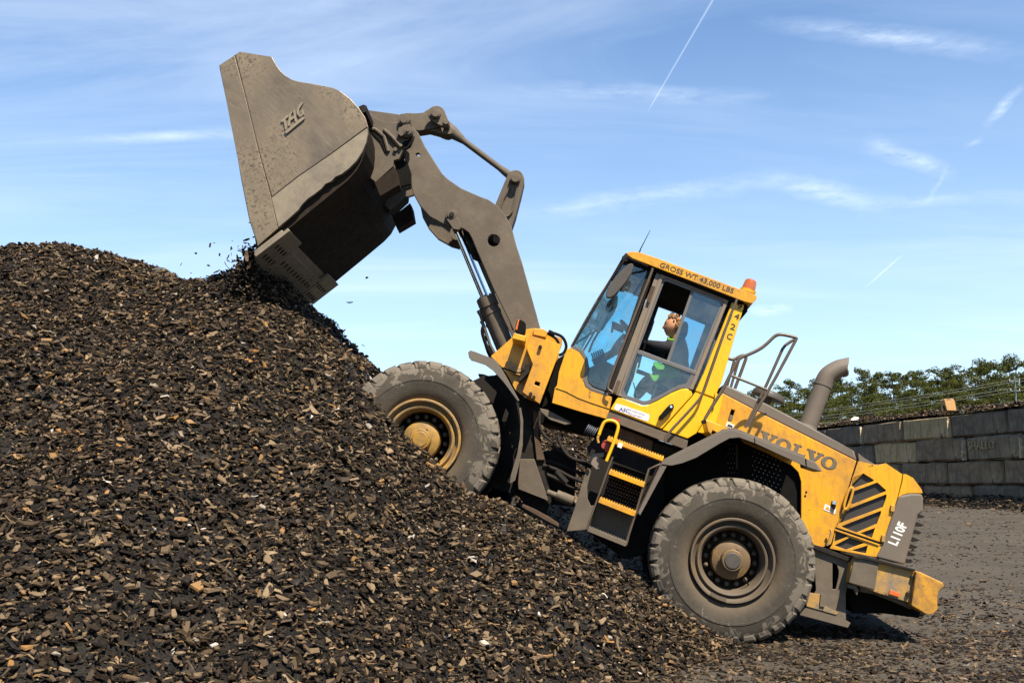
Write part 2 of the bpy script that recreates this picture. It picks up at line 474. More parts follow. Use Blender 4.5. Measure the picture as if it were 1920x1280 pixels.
# ------------------------------------------------------------------ terrain
CX = [-14, -12, -8, -5.9, -4.85, -4.4, -4.0, -3.75, -3.4, -3.0, -2.6, -2.3, -2.18, -1.87, -1.47, -1.2, -.83, -.42, -.1, .5, 1.15, 1.6, 2.1, 2.6, 3.2, 20]
CZ = [3.2, 3.7, 4.15, 4.29, 4.25, 4.14, 3.98, 3.86, 3.84, 3.85, 3.72, 3.52, 3.36, 3.03, 2.70, 2.28, 1.84, 1.50, 1.37, 1.03, .61, .30, .03, -.1, -.3, -6]
YX = [-14, -4, -2.3, -1.6, -1.2, -.8, 20]
YY = [12.3, 11.5, 11.2, 10.6, 10.05, 9.85, 9.8]
def vnoise(x, y, seed=0):
    xi = np.floor(x).astype(np.int64); yi = np.floor(y).astype(np.int64)
    xf = x - xi; yf = y - yi
    def h(a, b):
        n = (a * 374761393 + b * 668265263 + seed * 1442695041) & 0x7fffffff
        n = ((n ^ (n >> 13)) * 1274126177) & 0x7fffffff
        return ((n ^ (n >> 16)) & 0xffff) / 65535.0
    sx = xf * xf * (3 - 2 * xf); sy = yf * yf * (3 - 2 * yf)
    return (h(xi, yi) * (1 - sx) + h(xi + 1, yi) * sx) * (1 - sy) + (h(xi, yi + 1) * (1 - sx) + h(xi + 1, yi + 1) * sx) * sy
def sstep(x, a, b):
    t = np.clip((x - a) / (b - a), 0, 1); return t * t * (3 - 2 * t)
def ground_h(x, y):
    g = .95 * sstep(y, 11.5, 24)
    g = g + (vnoise(x * .35, y * .35, 3) - .5) * .10 * sstep(y, 11, 13) + (vnoise(x * 1.7, y * 1.7, 4) - .5) * .03
    return g
rc = RF.P(0, -.79, .3); fc = FF.P(0, -.79, .3)
def ramp_h(x):
    return rc.z + (x - rc.x) * (fc.z - rc.z) / (fc.x - rc.x)
def pile_h(x, y):
    C = np.interp(x, CX, CZ)
    Yc = np.interp(x, YX, YY)
    m = np.interp(x, [-6, -2, 0, 2.5], [.60, .56, .50, .42])
    d = Yc - y
    soft = .22
    front = np.log1p(np.exp(np.clip(d / soft, -30, 30))) * soft
    h = C + .10 * np.exp(-(d / .5) ** 2) * 0 - m * front
    # far side: the heap goes on rising beyond the machine
    far = np.clip(y - 12.9, 0, 10)
    rise = np.minimum(far * .55, 2.0) * sstep(x, -.9, -.1) * (1 - sstep(x, 1.9, 3.4))
    h = np.where(y > 12.9, np.minimum(h + rise, np.maximum(2.55, C)), h)
    h = h - .62 * np.clip(y - np.interp(x, [-14, -2, 0, 3], [13.8, 13.2, 18, 18]), 0, 50)
    # mound of falling stuff under the bucket lip
    h = h + .24 * np.exp(-((x + 2.75) / .42) ** 2 - ((y - 11.3) / .8) ** 2)
    # lane the machine stands in
    lane = sstep(y, 10.02, 10.22) * (1 - sstep(y, 12.75, 13.0)) * sstep(x, -1.75, -1.35)
    rl = ramp_h(x)
    h = np.where(h > rl, h * (1 - lane) + rl * lane, h)
    under = sstep(y, 10.05, 10.2) * (1 - sstep(y, 12.7, 12.9)) * sstep(x, -1.6, -1.2) * (1 - sstep(x, 2.6, 2.9))
    h = np.where(h < rl, h * (1 - under) + rl * under, h)
    h = h + (vnoise(x * .9, y * .9, 1) - .5) * .16 * (1 - lane) + (vnoise(x * 2.6, y * 2.6, 2) - .5) * .07
    h = h + (vnoise(x * 9, y * 9, 5) - .5) * .035
    return h
def full_h(x, y):
    a = ground_h(x, y); p = pile_h(x, y); k = .05
    mx = np.maximum(a, p); return mx + k * np.log1p(np.exp(-np.abs(a - p) / k)) - k * .2

def grid_mesh(xs, ys, hf, keep=None):
    X, Y = np.meshgrid(xs, ys); Z = hf(X, Y)
    nx, ny = len(xs), len(ys)
    v = np.stack([X.ravel(), Y.ravel(), Z.ravel()], 1)
    i = np.arange(nx * ny).reshape(ny, nx)
    q = np.stack([i[:-1, :-1].ravel(), i[:-1, 1:].ravel(), i[1:, 1:].ravel(), i[1:, :-1].ravel()], 1)
    if keep is not None: q = q[keep(v[q].mean(1))]
    return v, q
def np_mesh(name, v, polys_flat, loop_starts, loop_totals, attrs=None, smooth=False):
    me = bpy.data.meshes.new(name)
    me.vertices.add(len(v)); me.vertices.foreach_set('co', np.asarray(v, np.float32).ravel())
    me.loops.add(len(polys_flat)); me.loops.foreach_set('vertex_index', np.asarray(polys_flat, np.int32))
    me.polygons.add(len(loop_starts)); me.polygons.foreach_set('loop_start', np.asarray(loop_starts, np.int32))
    try: me.polygons.foreach_set('loop_total', np.asarray(loop_totals, np.int32))
    except Exception: pass
    me.polygons.foreach_set('use_smooth', np.full(len(loop_starts), bool(smooth)))
    for k, a in (attrs or {}).items():
        at = me.attributes.new(k, 'FLOAT', 'POINT'); at.data.foreach_set('value', np.asarray(a, np.float32))
    me.update(calc_edges=True)
    return me

# ground sheet to the horizon
def ground_mat():
    m, b, out = newmat('ground')
    tc = b.n('ShaderNodeTexCoord').outputs['Object']
    n1 = b.noise(tc, .6, 8, .6, .3); n2 = b.noise(tc, 9, 8, .7); n3 = b.noise(tc, 45, 4, .6)
    tr = b.noise(b.mapping(tc, (.25, 1.6, 1), (0, 0, R(6))), 2.2, 6, .6, .3)
    col = b.mix(b.ramp(n1, .3, .7), (.036, .030, .022), (.056, .047, .035))
    col = b.mix(b.math('MULTIPLY', b.ramp(tr, .45, .7), .5), col, (.074, .063, .049))
    col = b.mix(b.math('MULTIPLY', b.ramp(n2, .5, .68), .6), col, (.040, .033, .026))
    col = b.mix(b.math('MULTIPLY', b.ramp(n3, .56, .66), .8), col, (.018, .014, .011))
    p = b.n('ShaderNodeBsdfPrincipled'); b.l(col, p.inputs['Base Color']); p.inputs['Roughness'].default_value = .9
    p.inputs['Specular IOR Level'].default_value = .2
    bp = b.n('ShaderNodeBump'); bp.inputs['Strength'].default_value = .7; bp.inputs['Distance'].default_value = .03
    hh = b.math('ADD', b.math('MULTIPLY', n2, .6), b.math('MULTIPLY', n3, .5))
    b.l(hh, bp.inputs['Height']); b.l(bp.outputs[0], p.inputs['Normal'])
    b.l(p.outputs[0], out.inputs['Surface']); MATS['ground'] = m
ground_mat()
def steps(a, b, lo, mid, hi):
    return np.unique(np.concatenate([np.linspace(-900, lo, 14), np.arange(lo, hi, mid), np.linspace(hi, 900, 14)]))
gx = np.unique(np.concatenate([np.linspace(-900, -20, 12), np.arange(-20, 30, .35), np.linspace(30, 900, 12)]))
gy = np.unique(np.concatenate([np.linspace(-300, -4, 6), np.arange(-4, 46, .35), np.linspace(46, 1500, 14)]))
v, q = grid_mesh(gx, gy, ground_h)
me = np_mesh('ground', v, q.ravel(), np.arange(len(q)) * 4, np.full(len(q), 4), smooth=True)
me.materials.append(MATS['ground'])
go = bpy.data.objects.new('ground', me); COL.objects.link(go); go['kind'] = 'structure'
go['label'] = 'dusty grey-brown packed dirt yard'

# chips
def chip_mat():
    m, b, out = newmat('rubber_chip')
    at = b.n('ShaderNodeAttribute', attribute_name='tint').outputs['Fac']
    cr = b.n('ShaderNodeValToRGB'); b.l(at, cr.inputs[0])
    e = cr.color_ramp
    stops = [(0, (.003, .0026, .0022)), (.30, (.010, .0068, .0042)), (.50, (.028, .0185, .0105)), (.72, (.080, .054, .030)), (.90, (.172, .122, .070)), (.955, (.19, .095, .028)), (.975, (.17, .145, .11)), (1, (.42, .38, .32))]
    e.elements[0].position = 0; e.elements[0].color = (*stops[0][1], 1)
    e.elements[1].position = 1; e.elements[1].color = (*stops[-1][1], 1)
    for p_, c in stops[1:-1]:
        x = e.elements.new(p_); x.color = (*c, 1)
    tc = b.n('ShaderNodeTexCoord').outputs['Object']
    n = b.noise(tc, 60, 4, .65)
    col = b.mix(b.ramp(n, .45, .75), cr.outputs[0], (.05, .036, .021))
    mx = b.mix(.35, cr.outputs[0], col)
    p = b.n('ShaderNodeBsdfPrincipled'); b.l(mx, p.inputs['Base Color'])
    b.l(b.ramp(b.noise(tc, 25, 3), .3, .7, .42, .8), p.inputs['Roughness']); p.inputs['Specular IOR Level'].default_value = .14
    bp = b.n('ShaderNodeBump'); bp.inputs['Strength'].default_value = .5; bp.inputs['Distance'].default_value = .006
    b.l(b.noise(tc, 120, 4, .6), bp.inputs['Height']); b.l(bp.outputs[0], p.inputs['Normal'])
    b.l(p.outputs[0], out.inputs['Surface']); MATS['rubber_chip'] = m
chip_mat()
def chip_templates():
    T = []
    for k in range(26):                                   # flat shards, 4..6 corners, uneven
        n = 4 + k % 2
        asp = rng.uniform(1.0, 2.6)
        ang = np.sort(rng.uniform(0, .8, n) + np.arange(n)) * 2 * np.pi / n
        r = rng.uniform(.65, 1.1, n)
        x = r * np.cos(ang) * .5; y = r * np.sin(ang) * .5 / asp
        z0 = rng.normal(0, .035, n); th = rng.uniform(.07, .16)
        sh = rng.uniform(.82, .97, n)
        top = np.stack([x * sh, y * sh, z0 + th / 2], 1); bot = np.stack([x, y, z0 - th / 2], 1)
        f = [list(range(n))] + [[i, n + i, n + (i + 1) % n, (i + 1) % n] for i in range(n)]
        T.append((np.concatenate([top, bot]), f))
    for k in range(9):                                   # bent strips
        seg = 2 + k % 2; L = 1.0; W = rng.uniform(.22, .5); c = rng.uniform(.5, 1.9); th = rng.uniform(.06, .1)
        vs = []; f = []
        for i in range(seg + 1):
            t = (i / seg - .5) * c
            x = math.sin(t) / c * L * 1.05; z = (1 - math.cos(t)) / c * L
            w = W * rng.uniform(.7, 1.1) * (.6 if i in (0, seg) else 1)
            o = rng.normal(0, .04)
            vs += [(x, -w / 2 + o, z + th / 2), (x, w / 2 + o, z + th / 2), (x, w / 2 + o, z - th / 2), (x, -w / 2 + o, z - th / 2)]
        for i in range(seg):
            a = i * 4
            for j in range(4): f.append([a + j, a + (j + 1) % 4, a + 4 + (j + 1) % 4, a + 4 + j])
        f += [[0, 3, 2, 1], [seg * 4, seg * 4 + 1, seg * 4 + 2, seg * 4 + 3]]
        T.append((np.array(vs), f))
    return T
CT = chip_templates()
def chips_mesh(name, pos, nrm, size, tilt, extra=None, tints=None):
    """pos Nx3, nrm Nx3, size N ; every chip its own small solid, all in one mesh"""
    N = len(pos); tid = rng.integers(0, len(CT), N)
    nrm = nrm * .45 + np.array([0, 0, .55]) + rng.normal(0, 1, (N, 3)) * tilt[:, None]
    nrm /= np.linalg.norm(nrm, axis=1)[:, None]
    a = rng.normal(0, 1, (N, 3)); a -= nrm * (a * nrm).sum(1)[:, None]; a /= np.linalg.norm(a, axis=1)[:, None]
    b_ = np.cross(nrm, a)
    if tints is None:
        u = rng.random(N)
        tints = np.where(u < .50, rng.uniform(0, .5, N), np.where(u < .82, rng.uniform(.42, .78, N), np.where(u < .968, rng.uniform(.7, .93, N), np.where(u < .992, rng.uniform(.93, .965, N), rng.uniform(.965, 1, N)))))
    V = []; PF = []; LT = []; TT = []; off = 0
    if extra is not None:
        ev, eq, et = extra
        V.append(ev); PF.append(eq.ravel()); LT.append(np.full(len(eq), 4)); TT.append(et); off = len(ev)
    for k, (tv, tf) in enumerate(CT):
        ix = np.nonzero(tid == k)[0]
        if not len(ix): continue
        s = size[ix][:, None, None]
        P = (tv[None, :, 0:1] * a[ix][:, None, :] + tv[None, :, 1:2] * b_[ix][:, None, :] + tv[None, :, 2:3] * nrm[ix][:, None, :]) * s + pos[ix][:, None, :]
        n = len(ix); m = len(tv)
        V.append(P.reshape(-1, 3)); TT.append(np.repeat(tints[ix], m))
        base = off + np.arange(n)[:, None] * m
        for f in tf:
            pass
        flat = np.concatenate([np.array(f) for f in tf]); lt = np.array([len(f) for f in tf])
        PF.append((base + flat[None, :]).ravel()); LT.append(np.tile(lt, n)); off += n * m
    PF = np.concatenate(PF); LT = np.concatenate(LT); ls = np.concatenate([[0], np.cumsum(LT)[:-1]])
    me = np_mesh(name, np.concatenate(V), PF, ls, LT, {'tint': np.concatenate(TT)})
    me.materials.append(MATS['rubber_chip'])
    return me
def hnormal(hf, x, y, e=.03):
    dx = (hf(x + e, y) - hf(x - e, y)) / (2 * e); dy = (hf(x, y + e) - hf(x, y - e)) / (2 * e)
    n = np.stack([-dx, -dy, np.ones_like(dx)], 1); return n / np.linalg.norm(n, axis=1)[:, None]
def in_view(P, mx=260, my=160):
    d = P - np.array(CAM)
    zc = d @ np.array(FWD); xc = d @ np.array(RGT); yc = d @ np.array(UPV)
    zc = np.maximum(zc, .1)
    px = 960 + 1920 * xc / zc; py = 640 - 1920 * yc / zc
    return (px > -mx) & (px < 1920 + mx) & (py > -my) & (py < 1280 + my)

px_ = np.arange(-12, 5, .07); py_ = np.arange(3.0, 21, .07)
pv, pq = grid_mesh(px_, py_, lambda x, y: full_h(x, y) - .02, keep=lambda c: (pile_h(c[:, 0], c[:, 1]) > ground_h(c[:, 0], c[:, 1]) - .12))
used = np.zeros(len(pv), bool); used[pq.ravel()] = True
remap = np.cumsum(used) - 1; pq = remap[pq]; pv = pv[used]
NC = 292000
x = rng.uniform(-9.5, 3.4, NC); y = rng.uniform(3.8, 17.5, NC)
z = full_h(x, y)
nn = hnormal(full_h, x, y, .06)
P = np.stack([x, y, z], 1)
ok = in_view(P) & (pile_h(x, y) > ground_h(x, y) - .03)
# keep in proportion to slope area, drop what faces away
facing = ((np.array(CAM) - P) * nn).sum(1) / np.linalg.norm(np.array(CAM) - P, axis=1)
ok &= (facing > -.25) & ~((y > 12.8) & (y < 14.4) & (x > .1) & (x < 1.7) & (rng.random(NC) < .6)) & ~((y > 10.2) & (y < 12.8) & (x < -1.75) & (y > np.interp(x, YX, YY) + 1.0))
def mk(ix, lift):
    s = np.exp(rng.normal(math.log(.048), .48, ix.sum())); s = np.clip(s, .018, .135)
    p = P[ix] + nn[ix] * (rng.uniform(-.026, lift, ix.sum()))[:, None]
    return p, nn[ix], s
p1, n1, s1 = mk(ok, .034)
print('pile chips', len(p1))
me = chips_mesh('rubber_chip_pile', p1, n1, s1, rng.uniform(.12, .62, len(p1)), extra=(pv, pq, np.where((pv[:, 1] > 12.8) & (pv[:, 0] > .1) & (pv[:, 0] < 1.7) & (pv[:, 1] < 14.6), .82, .0)))  # base sheet near black as shade between chips, paler on the packed strip
po = bpy.data.objects.new('rubber_chip_pile', me); COL.objects.link(po)
po['kind'] = 'stuff'; po['label'] = 'tall heap of black and brown shredded rubber chips the machine climbs'; po['category'] = 'chip pile'

# loose chips on the yard
NG = 158000
gy_ = 6.0 + (rng.random(NG) ** 1.7) * 19.5; gx_ = -1.5 + rng.random(NG) * (gy_ * .56 + 2.0)
gz_ = full_h(gx_, gy_)
Pg = np.stack([gx_, gy_, gz_], 1)
dens = np.interp(gy_, [6, 10.0, 11.0, 12.5, 15, 20, 24, 26], [1, 1, .85, .60, .30, .20, .20, .3])
clump = vnoise(gx_ * 1.3, gy_ * 2.2, 9) * .7 + .5
wallx = 12.1 - (gy_ - 24.6) * .187
okg = in_view(Pg, 160, 80) & (rng.random(NG) < dens * clump) & (pile_h(gx_, gy_) < ground_h(gx_, gy_) + .02) & (gx_ < wallx - .1)
okg &= ~((gx_ < 4.5) & (gy_ > 10.5) & (gy_ < 13) & (rng.random(NG) < .5))
sg = np.clip(np.exp(rng.normal(math.log(.049), .45, okg.sum())), .018, .12)
ng = hnormal(full_h, gx_[okg], gy_[okg], .06)
pg = Pg[okg].copy(); pg[:, 2] += rng.uniform(-.004, .016, okg.sum())
# drift of chips along the foot of the wall
ND = 5200
t = rng.uniform(-5, 20, ND); off = np.abs(rng.normal(0, .75, ND))
dx_ = 12.1 - .184 * t; dy_ = 24.6 + .983 * t
bx_ = dx_ - off * .983; by_ = dy_ - off * .184
bz_ = ground_h(bx_, by_) + np.clip(.26 - off * .3, 0, 1) + rng.uniform(-.04, .05, ND)
pg = np.concatenate([pg, np.stack([bx_, by_, bz_], 1)]); ng = np.concatenate([ng, np.tile([0, 0, 1.0], (ND, 1))])
sg = np.concatenate([sg, rng.uniform(.05, .17, ND)])
print('yard chips', len(pg))
u = rng.random(len(pg)); tg = np.where(u < .62, rng.uniform(.0, .5, len(pg)), np.where(u < .99, rng.uniform(.5, .85, len(pg)), rng.uniform(.93, 1, len(pg))))
me = chips_mesh('loose_rubber_chips', pg, ng, sg, rng.uniform(.05, .32, len(pg)), tints=tg)
lo = bpy.data.objects.new('loose_rubber_chips', me); COL.objects.link(lo)
lo['kind'] = 'stuff'; lo['label'] = 'loose rubber chips scattered thinly over the dirt yard'; lo['category'] = 'loose chips'

# chips pouring out of the bucket
NF = 9000
fp = []
lip0 = FF.X(483, 462, 0.0); lip1 = FF.P(*FF.loc(483, 462, 0), 2.62)
for i in range(NF):
    w = rng.random(); r_ = rng.random()
    base = lip0.lerp(lip1, w)
    if r_ < .72:   # dense curtain under the lip
        p = lip0.lerp(lip1, .06 + w * .92) + Vector((-.03 - abs(rng.normal(0, .10)), rng.normal(0, .1), -rng.uniform(0, .75) + .04))
    elif r_ < .992:   # sprayed forward over the near end
        k = rng.random()
        base = lip0.lerp(lip1, w * .6)
        p = base + Vector((-.02 - k * .36 + rng.normal(0, .03), rng.normal(0.2, .12), .20 - k * .42 - rng.random() * .30 + rng.normal(0, .03)))
    else:
        p = base + Vector((rng.normal(-.25, .3), rng.normal(0, .3), rng.normal(-.15, .25)))
    fp.append(tuple(p))
fp += [tuple(at_Y(x_, y_, 11.0)) for x_, y_ in ((390, 497), (402, 455), (435, 452), (412, 478), (428, 481), (470, 418), (650, 653), (682, 648), (672, 672), (688, 667), (616, 618), (586, 560), (358, 512), (590, 585))]
fp = np.array(fp)
fs = np.clip(np.exp(rng.normal(math.log(.055), .35, len(fp))), .02, .11)
me = chips_mesh('falling_rubber_chips', fp, rng.normal(0, 1, (len(fp), 3)), fs, np.full(len(fp), .5), tints=np.where(rng.random(len(fp)) < .8, rng.uniform(0, .45, len(fp)), rng.uniform(.45, .8, len(fp))))
fo = bpy.data.objects.new('falling_rubber_chips', me); COL.objects.link(fo)
fo['kind'] = 'stuff'; fo['label'] = 'rubber chips pouring from the raised bucket lip onto the heap'; fo['category'] = 'falling chips'
# ------------------------------------------------------------------ wheel loader
root = empty('wheel_loader', RF.P(0, -.8, 1.34), 'yellow wheel loader climbing the chip heap with its bucket raised', 'wheel loader')

def mir(w0, w1): return WID - w1, WID - w0
def plate(name, fr, pl, w0, w1, mat, parent, holes=(), both=False, bevel=.006, at=None, **kw):
    """solid plate from an outline; `both` also builds its twin on the far side of the machine as another object"""
    lw = w0 if at is None else at
    L = fr.pts(pl, lw); H = [fr.pts(h, lw) for h in holes]
    o = obj(name, MB().prism(fr, L, w0, w1, H), mat, parent, bevel=bevel, **kw)
    if both:
        a, b_ = mir(w0, w1)
        kw.pop('label', None)
        obj(name, MB().prism(fr, L, a, b_, H), mat, parent, bevel=bevel, **kw)
    return o
def disc(mb, fr, px, w0, w1, r, r1=None, seg=24, at=None):
    f, u = fr.loc(px[0], px[1], w0 if at is None else at)
    return mb.cyl(fr.P(f, u, w0), fr.P(f, u, w1), r, r1, seg)

# ---- wheels
def wheel(fr, side, rim_mat, hub_mat, spin):
    near = side == 0
    W = (lambda w: w) if near else (lambda w: WID - w)
    c = (0, 0)
    k = .985
    prof = [(.415, .30), (.415, .075), (.425, .052), (.47, .028), (.53, .008), (.60, .000), (.603, -.004), (.62, -.004), (.623, .001), (.68, .010), (.725, .022), (.757, .042), (.780, .068),
            (.786, .12), (.788, .20), (.788, .40), (.786, .48), (.78, .532), (.757, .558), (.70, .585), (.60, .60), (.50, .585), (.415, .54), (.415, .3)]
    rim = MB().revolve(fr, c, [(.405, .16), (.412, .03), (.402, .012), (.388, .014), (.378, .05), (.350, .085), (.345, .06), (.332, .045), (.318, .05), (.300, .09), (.286, .15), (.286, .37), (.30, .37), (.34, .37)] if near else
                       [(.405, WID - .16), (.412, WID - .03), (.388, WID - .02), (.35, WID - .08), (.29, WID - .1), (.286, WID - .3), (.34, WID - .3)], 56)
    rim.revolve(fr, c, [(.412, W(.56)), (.36, W(.55)), (.33, W(.45)), (.33, W(.30))], 40)
    wo = obj('wheel', rim, rim_mat, root, smooth=True, label=None)
    obj('wheel_disc', MB().revolve(fr, c, [(.34, W(.37)), (.24, W(.375)), (.20, W(.37)), (.02, W(.37))], 40), 'rust' if rim_mat == 'rim_dirty' else 'black_metal', wo, smooth=True)  # front disc black, the shade deep inside the rim put into colour
    t = MB().revolve(fr, c, [(r * k if r > .45 else r, W(w)) for r, w in prof], 72)
    ty = obj('tyre', t, 'tyre', wo, smooth=True, origin=fr.P(0, 0, W(.0)))
    n = 31; lug = MB()
    for i in range(n):
        for s in (0, 1):
            a0 = 2 * math.pi * (i + .5 * s + spin) / n; st = 2 * math.pi / n
            def pt(r, a, w):
                w = w if s == 0 else .60 - w
                return fr.P(r * k * math.cos(a), r * k * math.sin(a), W(w))
            j = [rng.uniform(-.05, .05) for _ in range(4)]
            wr = rng.uniform(-.006, .004)
            # shoulder block: runs from the sidewall over the shoulder to the middle of the tread, leaning back
            rows = [(.735, .019, .14, .78, 0), (.772, .030, .10, .80 + j[1] * .3, 0), (.800 + wr, .056, .04 + j[0] * .3, .84 + j[1] * .3, 0), (.812 + wr, .085, .06, .82, .0), (.815 + wr, .20, .10, .84, -.30), (.815 + wr, .315, .16, .72, -.62)]
            top = []; bot = []
            for r, w, l, h, sk in rows:
                top.append((pt(r, a0 + (l + sk) * st, w), pt(r, a0 + (h + sk) * st, w)))
                rb = min(r - .001, .77) if w > .03 else r - .03
                bot.append((pt(rb, a0 + (l + sk - .04) * st, w + .01), pt(rb, a0 + (h + sk + .04) * st, w + .01)))
            vs = []; fs = []
            for q in range(len(rows)):
                vs += [top[q][0], top[q][1], bot[q][1], bot[q][0]]
            for q in range(len(rows) - 1):
                a = q * 4
                for m in range(4): fs.append((a + m, a + (m + 1) % 4, a + 4 + (m + 1) % 4, a + 4 + m))
            fs += [(0, 3, 2, 1), (len(vs) - 4, len(vs) - 3, len(vs) - 2, len(vs) - 1)]
            lug.add(vs, fs)
    tr = obj('tread', lug, 'tyre', wo, bevel=.006 if near else 0, segs=1, origin=fr.P(0, 0, W(.0)))
    hub = MB()
    hub.revolve(fr, c, [(.0, W(.015)), (.095, W(.015)), (.105, W(.025)), (.108, W(.12)), (.15, W(.125)), (.185, W(.14)), (.195, W(.17)), (.197, W(.30))], 36)
    obj('hub', hub, hub_mat, wo, smooth=True)
    if near:
        hc = MB().revolve(fr, c, [(0, W(.005)), (.072, W(.005)), (.08, W(.012)), (.082, W(.03))], 30)
        obj('hub_cap', hc, 'plastic_dark' if rim_mat == 'rim_dirty' else hub_mat, wo, smooth=True)
        for i in range(3):
            a = R(100 + i * 120); q = (.112 * math.cos(a), .112 * math.sin(a))
            obj('hub_bolt', MB().cyl(fr.P(*q, W(.09)), fr.P(*q, W(.112)), .013, seg=6), 'plastic_dark', wo)
        for i in range(16):
            a = R(11 + i * 22.5); q = (.240 * math.cos(a), .240 * math.sin(a))
            m_ = MB().cyl(fr.P(*q, W(.37)), fr.P(*q, W(.22)), .024, seg=10)
            m_.sphere(fr.P(*q, W(.22)), fr.F * .021, fr.U * .021, fr.I * .02, 10, 6)
            obj('wheel_nut', m_, 'rim_dirty', wo, smooth=True)
        if rim_mat == 'rim_dirty':   # lock tab at the bottom of the rim
            q = MB(); ar = [(.395 * math.cos(R(a)), .395 * math.sin(R(a))) for a in range(-100, -72, 4)]
            q.prism(fr, band(ar, .035), .0, .03); obj('rim_lock', q, 'rim_dirty', wo)
        vl = MB().tube([fr.P(.29 * math.cos(R(215)), .29 * math.sin(R(215)), W(.14)), fr.P(.25 * math.cos(R(215)), .25 * math.sin(R(215)), W(.10)), fr.P(.2 * math.cos(R(215)), .2 * math.sin(R(215)), W(.10))], .008)
        obj('valve', vl, 'black', wo)
    return wo
wheel(RF, 0, 'rim_dirty', 'hub_rust', .1)
wheel(FF, 0, 'yellow_dirty', 'hub_yellow', .45)
wheel(RF, 1, 'rim_dirty', 'hub_rust', .7)
wheel(FF, 1, 'yellow_dirty', 'yellow_dirty', .3)
ax = MB().cyl(RF.P(0, 0, .3), RF.P(0, 0, WID - .3), .15, seg=20).fbox(RF, -.28, .28, -.25, .28, 1.0, 1.68)
obj('rear_axle', ax, 'black_metal', root)
ax = MB().cyl(FF.P(0, 0, .3), FF.P(0, 0, WID - .3), .15, seg=20).fbox(FF, -.28, .28, -.25, .28, 1.0, 1.68)
obj('front_axle', ax, 'black_metal', root)

# ---- frames
ff = plate('front_frame', FF, [(962, 700), (1000, 745), (1016, 770), (1010, 815), (1022, 862), (1031, 921), (1034, 940), (1028, 952), (1024, 968), (1015, 966), (985, 948), (972, 930), (900, 905), (820, 860), (800, 790), (850, 730), (905, 705)], .80, .86, 'black_metal', root, both=True)  # black finish stands in for the shade these plates lie in
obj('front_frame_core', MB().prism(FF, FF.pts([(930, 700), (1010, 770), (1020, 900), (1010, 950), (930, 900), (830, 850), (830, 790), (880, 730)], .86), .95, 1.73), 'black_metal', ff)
plate('frame_web', FF, [(999, 770), (1014, 772), (1009, 815), (1022, 862), (1006, 862), (1001, 815)], .76, .79, 'rust', ff)
plate('gusset', FF, [(975, 860), (1002, 860), (1026, 931), (1028, 938), (972, 916), (971, 905)], .60, .78, 'steel', ff)
plate('skid_plate', FF, [(980, 944), (1005, 955), (1028, 968), (1048, 981), (1048, 988), (1022, 975), (978, 950)], .60, .95, 'rust', ff)
rfm = plate('rear_frame', RF, [(1060, 995), (1078, 950), (1112, 868), (1100, 840), (1130, 800), (1300, 850), (1480, 935), (1560, 1010), (1580, 1080), (1500, 1090), (1380, 1050), (1260, 990), (1205, 1040), (1170, 1048), (1099, 994)], .72, .80, 'black_metal', root, both=True)
plate('dark_machinery', RF, [(1046, 672), (1062, 662), (1140, 740), (1150, 800), (1120, 815), (1050, 800), (1012, 792), (1004, 762), (1030, 700)], .85, 1.83, 'black', rfm)  # black mass standing in for the dark hoses and machinery behind the tower
plate('gap_cover', RF, [(1280, 812), (1348, 798), (1360, 860), (1275, 870)], .74, 1.9, 'black', rfm)  # added black block, covers a bright gap between cab base and fender
obj('rear_frame_core', MB().prism(RF, RF.pts([(1130, 815), (1300, 860), (1480, 945), (1600, 1060), (1600, 1140), (1480, 1110), (1360, 1060), (1240, 970), (1110, 960)], .80), .9, 1.78), 'black_metal', rfm)
plate('side_plate', RF, [(1096, 890), (1106, 878), (1108, 884), (1101, 912), (1102, 935), (1108, 948), (1117, 946), (1100, 993), (1062, 996), (1076, 956)], .24, .27, 'steel', rfm)  # right edge cut back in place of the grab loop's shadow
plate('belly_tank', RF, [(1125, 935), (1192, 965), (1176, 1020), (1103, 990)], .36, .70, 'steel', rfm)
plate('joint_block', RF, [(1010, 850), (1050, 838), (1080, 860), (1075, 950), (1030, 945)], 1.15, 1.5, 'black_metal', rfm)
# pipes of the joint, the steering cylinder
q = MB().cyl(FF.X(1026, 922, .62), RF.X(1075, 941, .62), .032, seg=16)
q.cyl(FF.X(1044, 927, .62), RF.X(1075, 940, .62), .055, seg=18)
obj('steering_cylinder', q, 'steel', rfm, smooth=True)
for pts, w, r_ in (([(1012, 770), (1010, 790), (1016, 812), (1034, 827)], .5, .014), ([(1045, 815), (1052, 838), (1070, 860), (1102, 866)], .6, .016), ([(1035, 835), (1055, 850), (1080, 862), (1110, 876)], .9, .02),
                   ([(1018, 872), (1045, 880), (1070, 895), (1100, 905)], .8, .02), ([(1015, 885), (1050, 900), (1072, 915), (1095, 915)], .9, .022), ([(1000, 865), (1030, 862), (1080, 885), (1110, 890)], .9, .02), ([(1042, 884), (1062, 905)], .6, .035),
                   ([(1015, 760), (1022, 778), (1050, 800), (1100, 812)], 1.0, .018)):
    fr_ = RF
    o = obj('hydraulic_hose', MB().tube(chaikin([tuple(fr_.X(x_, y_, w)) for x_, y_ in pts], 2), r_, 8), 'black_metal', rfm, smooth=True)
plate('valve_block', RF, [(1012, 765), (1026, 768), (1038, 774), (1068, 790), (1072, 794), (1060, 796), (1030, 786), (1014, 772)], .62, .75, 'steel', rfm)
q = MB()
for i in range(6):
    c0 = RF.X(1099 + i * 3.2, 803 + i * 1.6, .62); c1 = RF.X(1100.6 + i * 3.2, 804 + i * 1.6, .62)
    q.cyl(c0, c1, .058 if i < 5 else .07, seg=16)
obj('bellows', q, 'bellows', rfm)

